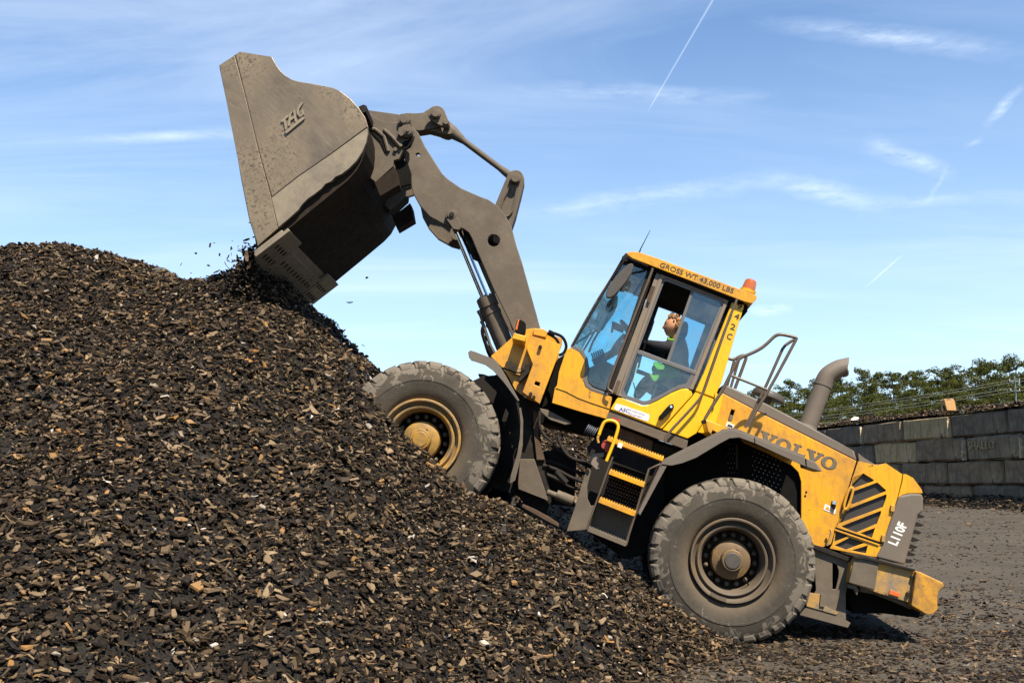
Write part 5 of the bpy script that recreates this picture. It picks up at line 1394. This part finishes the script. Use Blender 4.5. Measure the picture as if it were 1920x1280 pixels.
# head with brow, nose, lips, chin and ear
hf = (Vector((RF.F.x, RF.F.y, 0)).normalized() + Vector((0, 0, .06))).normalized(); hs = RF.I; hu = hs.cross(hf).normalized()
if hu.z < 0: hu = -hu
hc = X3(1263.5, 611, .70)
nv_, nu_ = 26, 28; vs = []; fs = []
def gauss(x, m, s): return math.exp(-((x - m) / s) ** 2)
for j in range(nv_ + 1):
    ph = math.pi * j / nv_; z = math.cos(ph); rr = math.sin(ph)
    for i in range(nu_):
        t = 2 * math.pi * i / nu_; fx = math.cos(t); sy = math.sin(t)
        rad_f = .098; rad_s = .074
        x = fx * rr * rad_f; y = sy * rr * rad_s; zz_ = z * .122
        if z < -.15:                                  # narrow the jaw, carry the chin forward
            k = min(1, (-.15 - z) / .85); y *= 1 - .35 * k
            if fx < 0: x *= 1 - .45 * k
            else: x += .022 * k * fx
        fr_ = max(0, fx) ** 6 * rr
        x += .030 * gauss(z, -.18, .13) * (max(0, fx) ** 40) + .012 * gauss(z, .05, .10) * (max(0, fx) ** 40)
        x += .006 * gauss(z, .28, .1) * fr_ - .008 * gauss(z, .10, .09) * gauss(abs(sy), .32, .16) * (fx > 0)
        x += .008 * gauss(z, -.48, .05) * fr_ + .007 * gauss(z, -.60, .05) * fr_ + .010 * gauss(z, -.85, .12) * fr_ - .006 * gauss(z, -.54, .025) * fr_
        vs.append(hc + hf * x + hs * y + hu * zz_)
for j in range(nv_):
    for i in range(nu_):
        fs.append((j * nu_ + i, j * nu_ + (i + 1) % nu_, (j + 1) * nu_ + (i + 1) % nu_, (j + 1) * nu_ + i))
q = MB().add(vs, fs)
q.tube([hc - hu * .05 - hf * .02, hc - hu * .13 - hf * .035, hc - hu * .20 - hf * .045], [.05, .052, .06], 14)
q.sphere(hc - hs * .072 - hf * .012 - hu * .012, hf * .016, hs * .01, hu * .03, 8, 6); q.sphere(hc + hs * .072 - hf * .012 - hu * .012, hf * .016, hs * .01, hu * .03, 8, 6)
head = obj('head', q, 'skin', per, smooth=True)
q = MB()
for s_ in (-1, 1): q.sphere(hc + hf * .079 + hs * .03 * s_ + hu * .012, hf * .006, hs * .010, hu * .005, 8, 6)
obj('eye', q, 'frame_taupe', head, smooth=True)
q = MB()
for s_ in (-1, 1):
    q.sphere(hc + hf * .0885 + hs * .03 * s_ + hu * .012, hf * .003, hs * .005, hu * .005, 6, 4)
    q.tube([hc + hf * .092 + hs * .016 * s_ + hu * .032, hc + hf * .088 + hs * .042 * s_ + hu * .034], .004, 6)
obj('brow', q, 'hair', head)
q = MB(); r0 = random.Random(4)
for i in range(150):
    t = r0.uniform(-math.pi, math.pi); z = r0.uniform(-.25, 1); rr = math.sqrt(max(0, 1 - z * z))
    fx = math.cos(t); sy = math.sin(t)
    if fx > .15 and z < .72 - .1 * (1 - fx): continue
    if abs(sy) > .75 and z < .15 and fx > -.25: continue
    c_ = hc + hf * (fx * rr * .098) + hs * (sy * rr * .078) + hu * (z * .126)
    s_ = r0.uniform(.013, .024)
    a_ = Vector((r0.gauss(0, 1), r0.gauss(0, 1), r0.gauss(0, 1))).normalized(); b_ = a_.orthogonal().normalized(); c2 = a_.cross(b_)
    q.sphere(c_, a_ * s_ * 1.3, b_ * s_, c2 * s_ * .8, 6, 4)
obj('hair', q, 'hair', head, smooth=True)
# hands on the wheel
def hand(wr, par, flip):
    q = MB(); fd = (RF.F * .8 - RF.U * .3).normalized(); sd = RF.I; ud = RF.U
    q.sphere(wr + fd * .04, fd * .05, sd * .042, ud * .02, 10, 6)
    for i in range(4):
        b_ = wr + fd * .075 + sd * (-.03 + i * .02)
        L = (.075, .085, .08, .062)[i]
        q.tube([b_ - fd * .03, b_, b_ + fd * L * .4 - ud * .012, b_ + fd * L * .55 - ud * L * .45, b_ + fd * L * .2 - ud * L * .65], [.010, .0095, .009, .008, .006], 7)
    q.tube([wr + fd * .02 + sd * .035 * flip, wr + fd * .05 + sd * .05 * flip, wr + fd * .075 + sd * .04 * flip - ud * .03], [.012, .011, .008], 7)
    return obj('hand', q, 'skin', par, smooth=True)
hand(X3(1193, 636, 1.13), body, -1); hand(X3(1203, 652, 1.46), body, 1)
q = MB().prism(RF, RF.pts(chaikin([(1256, 664), (1272, 662), (1276, 700), (1262, 728), (1240, 722), (1236, 706), (1226, 706), (1220, 686), (1236, 680), (1246, 690)], 1, True), .84), .84, .87)
obj('vest', q, 'lime', per, bevel=.01)
plate('vest_panel', RF, chaikin([(1224, 676), (1240, 680), (1252, 690), (1240, 694), (1228, 690)], 1, True), .70, .74, 'lime', per)
plate('vest_panel', RF, chaikin([(1216, 696), (1224, 704), (1238, 702), (1230, 716), (1222, 712)], 1, True), .70, .73, 'lime', per)
q = MB().tube([X3(1244, 690, .9), X3(1236, 700, .88), X3(1226, 708, .88), X3(1220, 716, .9)], [.03, .045, .05, .02], 8)
obj('vest_hem', q, 'lime', per, smooth=True)
q = MB().tube([X3(1274, 634, .66), X3(1264, 638, .64), X3(1254, 636, .68), X3(1253, 634, .74)], [.014] * 4, 8)
obj('collar', q, 'lime', per, smooth=True)
# ------------------------------------------------------------------ block wall
def block_mat(i, base, tone):
    surf('block_%d' % i, base, dust=tone, dust_amt=.55, dsc=2.2, rough=.85, fine=.25, bump=.5, bsc=14, K=1.45, worn=(.035, .032, .030), worn_amt=.12, wsc=2.2,
         streak=((.03, .028, .026), (6, 6, .8), (0, 0, 0), 2.2, .5), spec=.2)
BC = [((.095, .074, .048), (.17, .128, .075)), ((.19, .14, .072), (.26, .19, .10)), ((.065, .052, .038), (.13, .10, .064)), ((.14, .125, .085), (.18, .155, .105)), ((.095, .068, .042), (.18, .125, .072)), ((.22, .16, .08), (.28, .20, .105))]
for i, (a, b_) in enumerate(BC): block_mat(i, a, b_)
WB = Vector((12.15, 24.6, 0)); WD = Vector((-.184, .983, 0)).normalized(); WN = Vector((-WD.y, WD.x, 0))
if WN.x > 0: WN = -WN          # face towards the yard
wall = empty('block_wall', WB + WD * 8 + Vector((0, 0, .9)), 'long retaining wall of dark stained stacked concrete blocks behind the yard', 'wall')
wb = wloc(wall)
ZR = [.30, .915, 1.53, 2.145, 2.76]; HB = .585; LB = 2.25
rw = random.Random(5)
block_meshes = []
def stone(L, H, D, seed):
    r_ = random.Random(seed); nx, nz = 9, 4; vs = []; fs = []
    def fz(i, j):
        e = min(i, nx - i) == 0 or min(j, nz - j) == 0
        return (-.075 if e else 0) + r_.uniform(-.022, .022)
    for j in range(nz + 1):
        for i in range(nx + 1):
            x_ = ([0, .02, .14, .28, .42, .56, .70, .84, .98, 1][i] - .5) * L; z_ = [0, .07, .5, .93, 1][j] * H
            if i in (0, nx): x_ += r_.uniform(-.012, .012)
            if j in (0, nz): z_ += r_.uniform(-.015, .012) * (1 if r_.random() < .8 else 2.5)
            vs.append((x_, fz(i, j), z_))
    for j in range(nz):
        for i in range(nx):
            a = j * (nx + 1) + i; fs.append((a, a + 1, a + nx + 2, a + nx + 1))
    o_ = len(vs); vs += [(-L / 2, -D, 0), (L / 2, -D, 0), (L / 2, -D, H), (-L / 2, -D, H)]
    bl_, br, tr_, tl_ = 0, nx, (nz + 1) * (nx + 1) - 1, nz * (nx + 1)
    fs += [(o_, o_ + 1) + tuple(range(br, bl_ - 1, -1)), (o_ + 3, o_ + 2) + tuple(range(tr_, tl_ - 1, -1))[:0] + tuple(range(tr_, tl_ - 1, -1)), (o_, o_ + 3) + tuple(range(tl_, -1, -(nx + 1)))[:], (o_ + 1, o_ + 2) + tuple(range(tr_, br - 1, -(nx + 1)))]
    fs.append((o_, o_ + 3, o_ + 2, o_ + 1))
    return vs, fs
tpl = []
for k in range(6):
    vs, fs = stone(LB - .06, HB, .6, 40 + k)
    M = []
    for mi in range(6):
        me = bpy.data.meshes.new('block'); me.from_pydata(vs, [], fs)
        bm = bmesh.new(); bm.from_mesh(me); bmesh.ops.recalc_face_normals(bm, faces=bm.faces); bm.to_mesh(me); bm.free()
        me.materials.append(MATS['block_%d' % mi]); M.append(me)
    tpl.append(M)
vs, fs = stone(LB / 2 - .03, HB, .6, 77); halfM = []
for mi in range(6):
    me = bpy.data.meshes.new('block'); me.from_pydata(vs, [], fs); me.materials.append(MATS['block_%d' % mi]); halfM.append(me)
ang = math.atan2(-WD.y, -WD.x)     # local x runs towards the camera end, local +y is the yard face
fx_ = -WD
sgn = 1
Mrot = Matrix((( fx_.x, WN.x, 0), (fx_.y, WN.y, 0), (0, 0, 1)))
offs = [.55, -.28, .72, -.10, .48]
pick = {(4, -1): 2, (4, 0): 2, (4, 1): 1, (4, 2): 4, (3, -1): 3, (3, 0): 0, (3, 1): 4, (3, 2): 5, (2, 0): 4, (2, 1): 4}
blk = {}
for r_, z_ in enumerate(ZR):
    for c in range(-3, 11):
        t = (c + .5) * LB + offs[r_]
        mi = pick.get((r_, c), rw.choice([0, 0, 1, 2, 2, 4, 4, 3]))
        o = bpy.data.objects.new('block', rw.choice(tpl)[mi]); COL.objects.link(o); o.parent = wall
        p = WB + WD * t + WN * rw.uniform(-.03, .03) + Vector((0, 0, z_ + rw.uniform(-.008, .008)))
        rot = Mrot.to_4x4() @ Matrix.Rotation(R(rw.uniform(-.7, .7)), 4, 'Y') @ Matrix.Rotation(R(rw.uniform(-.9, .9)), 4, 'Z')
        o.matrix_local = Matrix.Translation(p - wb) @ rot
        blk[(r_, c)] = o
surf('sunlit_edge', (.40, .31, .19), K=1, rough=.9, fine=.3, bump=.4, bsc=20, worn=(.06, .055, .05), worn_amt=.3, wsc=6)
obj('wall_core', MB().box(WB + WD * 9 - WN * .42 + Vector((0, 0, 1.80)), WD * 14.5, WN * .30, Vector((0, 0, 1.52))), 'black', wall)
# pale strips at some joints, painted as sunlit ends of jutting blocks
for (r_, c, k) in ((3, 0, .9), (3, 1, .9), (4, 1, .85), (4, 3, .9)):
    t = c * LB + offs[r_]; zz0 = ZR[r_]
    mb = MB(); n = 9; A_ = []
    rr_ = random.Random(r_ * 9 + c)
    Lp = [(rr_.uniform(.0, .03), zz0 + HB * j / n * k) for j in range(n + 1)] + [(.03 + rr_.uniform(.0, .035), zz0 + HB * j / n * k) for j in range(n, -1, -1)]
    vs = [WB + WD * (t + a) + WN * .065 + Vector((0, 0, b_)) for a, b_ in Lp] + [WB + WD * (t + a) + WN * -.05 + Vector((0, 0, b_)) for a, b_ in Lp]
    m_ = len(Lp); fs = [(i, (i + 1) % m_, m_ + (i + 1) % m_, m_ + i) for i in range(m_)] + [(i, i + 1, m_ - 2 - i, m_ - 1 - i) for i in range(n)]
    obj('lit_block_end', mb.add(vs, fs), 'sunlit_edge', wall)
# rough scratched word on one block
cu = bpy.data.curves.new('t', 'FONT'); cu.body = 'SHALLO'; cu.resolution_u = 2; cu.extrude = .01; cu.size = .28
ob = bpy.data.objects.new('t', cu); COL.objects.link(ob); dg = bpy.context.evaluated_depsgraph_get()
me = bpy.data.meshes.new_from_object(ob.evaluated_get(dg)); vs = [v.co.copy() for v in me.vertices]; fs = [tuple(p.vertices) for p in me.polygons]
bpy.data.objects.remove(ob); bpy.data.curves.remove(cu)
tt = (0 + 1) * LB + offs[3] - .18
q = MB().add([WB + WD * (tt - v.x * 1.05) + WN * (.030 + v.z) + Vector((0, 0, ZR[3] + .27 + v.y)) for v in vs], fs)
obj('scratched_lettering', q, 'block_5', wall)
# earth held behind the wall, up to the woods
def terr_h(x, y):
    return 3.40 + (vnoise(x * .6, y * .6, 21) - .5) * .10 + .012 * np.clip(y - 40, 0, 300) * 0
ts = np.concatenate([np.arange(-9, 24, .5), [24, 40]]); us = np.concatenate([[.02, .2, .5], np.arange(1, 8, .8), np.linspace(9, 400, 20)])
Tt, Uu = np.meshgrid(ts, us)
X_ = WB.x + WD.x * Tt - WN.x * Uu; Y_ = WB.y + WD.y * Tt - WN.y * Uu
Y_ = Y_ + np.where(Tt > 20, (Tt - 20) * Uu * .02, 0)
Z_ = terr_h(X_, Y_)
vv = np.stack([X_.ravel(), Y_.ravel(), Z_.ravel()], 1); nx, ny = len(ts), len(us); i_ = np.arange(nx * ny).reshape(ny, nx)
qq = np.stack([i_[:-1, :-1].ravel(), i_[:-1, 1:].ravel(), i_[1:, 1:].ravel(), i_[1:, :-1].ravel()], 1)
me = np_mesh('upper_ground', vv, qq.ravel(), np.arange(len(qq)) * 4, np.full(len(qq), 4), smooth=True); me.materials.append(MATS['ground'])
uo = bpy.data.objects.new('upper_ground', me); COL.objects.link(uo); uo['kind'] = 'structure'
# heap of chips along the top of the wall
NW = 5000
t = rng.uniform(-6, 20, NW); u_ = np.abs(rng.normal(0, .55, NW)); 
hx = WB.x + WD.x * t - WN.x * (.05 + u_); hy = WB.y + WD.y * t - WN.y * (.05 + u_)
hz = 3.40 + np.clip(u_ * .5, 0, .14) + (vnoise(t * 1.1, t * 0, 30) - .4) * .16 + rng.uniform(-.05, .05, NW)
me = chips_mesh('wall_top_chips', np.stack([hx, hy, hz], 1), np.tile([0, 0, 1.0], (NW, 1)), rng.uniform(.04, .16, NW), np.full(NW, .4))
wo_ = bpy.data.objects.new('wall_top_chips', me); COL.objects.link(wo_); wo_['kind'] = 'stuff'; wo_['label'] = 'dark rubber chips heaped along the top of the block wall'; wo_['category'] = 'chip ridge'

# tan curved offcut standing on the wall
c0 = at_Y(1783, 777, 26.5); c0.z = 3.42
tn = empty('timber_offcut', c0, 'orange-tan hollow curved piece of timber standing on top of the block wall', 'timber piece')
mb = MB(); n = 10
ar = [(-.13 + .27 * i / n, .27 + .03 * math.sin(i / n * 9)) for i in range(n + 1)]
Lf = [(-.10, 0), (-.16, .28), (-.14, .31), (-.06, .295), (.0, .30), (.06, .315), (.11, .30), (.14, .22), (.16, .0)]
Lf = [(a * 1.05, b_) for a, b_ in Lf]
vs = [c0 + Vector((a, 0 + .04 * math.sin(a * 9), b_)) for a, b_ in Lf] + [c0 + Vector((a * .9 - .02, .22, b_ * .95)) for a, b_ in Lf]
m_ = len(Lf); fs = [tuple(range(m_)), tuple(range(2 * m_ - 1, m_ - 1, -1))] + [(i, (i + 1) % m_, m_ + (i + 1) % m_, m_ + i) for i in range(m_)]
obj('curved_face', mb.add(vs, fs), 'tan', tn, bevel=.01)
obj('inner_side', MB().box(c0 + Vector((-.17, .12, .06)), Vector((.05, 0, 0)), Vector((0, .08, 0)), Vector((0, 0, .07))), 'rust', tn)
ws = at_Y(1604, 796, 32); ws.z = 3.52
q = MB().add([ws + Vector(v_) for v_ in ((-.12, 0, 0), (.10, .02, .02), (.13, .05, .09), (-.02, .03, .12), (-.1, .04, .05), (-.12, .2, 0), (.1, .22, .02), (.13, .2, .09))], [(0, 1, 2, 3, 4), (0, 5, 6, 1), (1, 6, 7, 2), (2, 7, 3), (0, 4, 5)])
obj('white_scrap', q, 'white', None, label='crumpled white scrap lying on the chips above the wall', cat='scrap')

# ------------------------------------------------------------------ power line
pA = at_depth(1902, 712, 84); pA_top = pA.z; 
pole = empty('utility_pole', (pA.x, pA.y, 3.3), 'slim grey-green utility pole with a short crossarm before the pines at right', 'utility pole')
px0 = Vector((pA.x, pA.y, 3.3))
obj('pole_shaft', MB().cyl(px0, px0 + Vector((0, 0, pA_top - 3.3 + .3)), .11, .08, 10), 'pole_wood', pole)
arm_ = MB()
for dz, L in ((-.1, .45), (-.9, .4)): arm_.box(px0 + Vector((0.0, 0, pA_top - 3.3 + dz)), Vector((L, 0, 0)), Vector((0, .06, 0)), Vector((0, 0, .06)))
obj('crossarm', arm_, 'pole_wood', pole)
q = MB()
for dz, L in ((-.1, .45), (-.9, .4)):
    for s_ in (-1, 1): q.cyl(px0 + Vector((s_ * L * .9, 0, pA_top - 3.3 + dz)), px0 + Vector((s_ * L * .9, 0, pA_top - 3.3 + dz + .18)), .03, .03, 8)
obj('insulator', q, 'white', pole)
pl_ = empty('power_line', px0 + Vector((0, 0, pA_top - 3.3)), 'pale overhead wires strung across in front of the pine wood', 'power line')
for (yR, yL, w_) in ((711, 766, 0), (716, 769, .3), (727, 773, 0), (733, 777, .3), (752, 762, .2)):
    a = at_depth(1902, yR, 84); b_ = at_depth(1180, yL + 26, 190 if yL != 762 else 120)
    n = 22; P_ = []
    for i in range(-5, n + 1):
        t = i / n; p = a.lerp(b_, t); p.z -= 1.2 * 4 * t * (1 - t) * (1 if t > 0 else -.15); P_.append(p)
    obj('wire', MB().tube(P_, .022, 5), 'wire', pl_)

# ------------------------------------------------------------------ pine wood
def leafmat(name, c1, c2, c3):
    m, b, out = newmat(name)
    at = b.n('ShaderNodeAttribute', attribute_name='tint').outputs['Fac']
    oi = b.n('ShaderNodeObjectInfo').outputs['Random']
    col = b.mix(b.ramp(at, 0, 1), c1, c2)
    col = b.mix(b.math('MULTIPLY', oi, .55), col, c3)
    d = b.n('ShaderNodeBsdfDiffuse'); b.l(col, d.inputs[0])
    t = b.n('ShaderNodeBsdfTranslucent'); b.l(col, t.inputs[0])
    mx = b.n('ShaderNodeMixShader'); mx.inputs[0].default_value = .3
    b.l(d.outputs[0], mx.inputs[1]); b.l(t.outputs[0], mx.inputs[2]); b.l(mx.outputs[0], out.inputs['Surface']); MATS[name] = m
leafmat('needles', (.026, .034, .011), (.108, .110, .028), (.058, .068, .020))
leafmat('brush', (.09, .06, .035), (.17, .13, .06), (.14, .08, .05))
def leaves(mb_v, mb_f, tint, c, n, rx, rz, s, tn_):
    d = rng.normal(0, 1, (n, 3)); d /= np.linalg.norm(d, axis=1)[:, None]
    rr_ = rng.uniform(.45, 1, n) ** .5
    p = np.array(c) + d * rr_[:, None] * np.array([rx, rx, rz])
    up = (d[:, 2] * .5 + .5)
    for i in range(n):
        a = rng.normal(0, 1, 3); a /= np.linalg.norm(a); b_ = np.cross(a, rng.normal(0, 1, 3)); b_ /= np.linalg.norm(b_)
        k = len(mb_v); sz = s * rng.uniform(.6, 1.4)
        mb_v.append(p[i] + a * sz); mb_v.append(p[i] - a * sz * .5 + b_ * sz * .6); mb_v.append(p[i] - a * sz * .5 - b_ * sz * .6)
        mb_f.append((k, k + 1, k + 2)); tv = np.clip(tn_ * .5 + rng.uniform(0, .5), 0, 1); tint += [tv] * 3
def make_pine(seed, H):
    r_ = random.Random(seed); V = []; F_ = []; T_ = []
    trunk = MB(); bx = 0; by = 0; path = []
    for i in range(9):
        z = H * .93 * i / 8; path.append(Vector((bx, by, z))); bx += r_.uniform(-.22, .22); by += r_.uniform(-.2, .2)
    trunk.tube(path, [.26 * (1 - i / 9.5) + .03 for i in range(9)], 7)
    base = r_.uniform(.28, .5)
    nb = r_.randint(17, 23)
    for b_ in range(nb):
        t = base + (1 - base) * (b_ + r_.random()) / nb; z = H * t
        env = math.sin(min(1, (1 - t) / (1 - base) * 1.15 + .16) * math.pi * .62)
        L = H * .17 * env * r_.uniform(.55, 1.25)
        a = b_ * 2.4 + r_.uniform(-.5, .5)
        k = min(7, int(t / .93 * 8)); p0_ = path[k]
        e = Vector((p0_.x + math.cos(a) * L, p0_.y + math.sin(a) * L, min(z + L * r_.uniform(.0, .35), H)))
        s_ = Vector((p0_.x, p0_.y, min(z - .3, H * .93)))
        trunk.tube([s_, s_.lerp(e, .6) + Vector((0, 0, .1)), e], [.07, .05, .02], 4)
        for q_ in range(r_.randint(3, 5)):
            c = s_.lerp(e, r_.uniform(.55, 1.08)); c += Vector((r_.uniform(-.5, .5), r_.uniform(-.5, .5), r_.uniform(-.1, .5)))
            leaves(V, F_, T_, tuple(c), 64, r_.uniform(.6, 1.25), r_.uniform(.32, .62), .17, r_.random())
    leaves(V, F_, T_, (path[-1].x, path[-1].y, H * .96), 60, .9, .7, .26, .6)
    V = np.array(V); F_ = np.array(F_)
    me = np_mesh('crown', V, F_.ravel(), np.arange(len(F_)) * 3, np.full(len(F_), 3), {'tint': np.array(T_)})
    me.materials.append(MATS['needles'])
    tm = bpy.data.meshes.new('trunk'); tm.from_pydata([tuple(v) for v in trunk.v], [], trunk.f); tm.materials.append(MATS['bark'])
    return me, tm
PV = [make_pine(100 + i, 20) for i in range(5)]
rt = random.Random(12)
def skyline(x):
    return float(np.interp(x, [1380, 1480, 1540, 1570, 1620, 1660, 1700, 1760, 1800, 1830, 1880, 1920, 2000], [745, 718, 712, 700, 697, 706, 698, 684, 690, 684, 668, 680, 686]))
sx = list(np.linspace(1398, 2010, 27)); spots = []
for i, x_ in enumerate(sx):
    xx = x_ + rt.uniform(-6, 6); D = rt.uniform(150, 185); top = skyline(xx) + rt.uniform(-12, 26); spots.append((xx, D, top))
for x_ in np.linspace(1405, 2000, 17):
    spots.append((x_ + rt.uniform(-10, 10), rt.uniform(132, 150), skyline(x_) + rt.uniform(22, 48)))
for x_ in np.linspace(1410, 2000, 12):
    spots.append((x_ + rt.uniform(-10, 10), rt.uniform(120, 130), skyline(x_) + rt.uniform(45, 70)))
spots.sort(key=lambda s: s[0])
rows_n = {}
def ordinal(n):
    if n == 1: return 'first'
    u = ['', 'first', 'second', 'third', 'fourth', 'fifth', 'sixth', 'seventh', 'eighth', 'ninth', 'tenth', 'eleventh', 'twelfth', 'thirteenth', 'fourteenth', 'fifteenth', 'sixteenth', 'seventeenth', 'eighteenth', 'nineteenth', 'twentieth']
    return u[n] if n <= 20 else 'twenty-' + u[n - 20]
for i, (x_, D, top) in enumerate(spots):
    p = at_depth(x_, 900, D); zt = at_depth(x_, top, D).z; base_z = 3.0
    H = zt - base_z; me, tm = PV[rt.randrange(5)]
    row = 'back row' if D > 149 else ('middle row' if D > 131 else 'front row')
    o = empty('pine_tree', (p.x, p.y, base_z)); rows_n[row] = rows_n.get(row, 0) + 1
    o['label'] = '%s pine, %s from the left in the %s of the wood' % (['bushy green', 'tall green', 'loose olive green', 'dense green', 'narrow green'][PV.index((me, tm))], ordinal(rows_n[row]), row); o['category'] = 'tree'; o['group'] = 'pines in the wood beyond the wall'
    k = H / 20; wd_ = max(k, .72) * rt.uniform(.85, 1.2); o.scale = (wd_, wd_, k); o.rotation_euler = (0, 0, rt.uniform(0, 6.28))
    for nm, m_ in (('crown', me), ('trunk', tm)):
        c = bpy.data.objects.new(nm, m_); COL.objects.link(c); c.parent = o
# undergrowth along the foot of the wood
V = []; F_ = []; T_ = []
for i in range(170):
    x_ = rt.uniform(1390, 2010); D = rt.uniform(92, 135); p = at_depth(x_, 900, D)
    leaves(V, F_, T_, (p.x, p.y, 3.2 + rt.uniform(.2, 2.6)), 45, rt.uniform(1, 2.2), rt.uniform(.7, 1.6), .26, rt.random())
V = np.array(V); F_ = np.array(F_)
me = np_mesh('undergrowth', V, F_.ravel(), np.arange(len(F_)) * 3, np.full(len(F_), 3), {'tint': np.array(T_)}); me.materials.append(MATS['brush'])
un = bpy.data.objects.new('undergrowth', me); COL.objects.link(un); un['kind'] = 'stuff'; un['label'] = 'brownish winter scrub along the foot of the pine wood'; un['category'] = 'scrub'
V = []; F_ = []; T_ = []
for i in range(460):
    x_ = rt.uniform(1370, 2030); D = rt.uniform(175, 215); p = at_depth(x_, 900, D); t_z = at_depth(x_, skyline(x_) + 20, D).z
    leaves(V, F_, T_, (p.x, p.y, rt.uniform(3, t_z)), 55, rt.uniform(1.6, 2.8), rt.uniform(1.2, 2.0), .27, rt.random() * .5)
V = np.array(V); F_ = np.array(F_)
me = np_mesh('far_wood', V, F_.ravel(), np.arange(len(F_)) * 3, np.full(len(F_), 3), {'tint': np.array(T_)}); me.materials.append(MATS['needles'])
un = bpy.data.objects.new('far_wood', me); COL.objects.link(un); un['kind'] = 'stuff'; un['label'] = 'mass of green pine foliage deep in the wood behind the nearer trees'; un['category'] = 'wood'
print('objects', len(S.objects), 'tris', sum(len(o.data.polygons) for o in S.objects if o.type == 'MESH'))
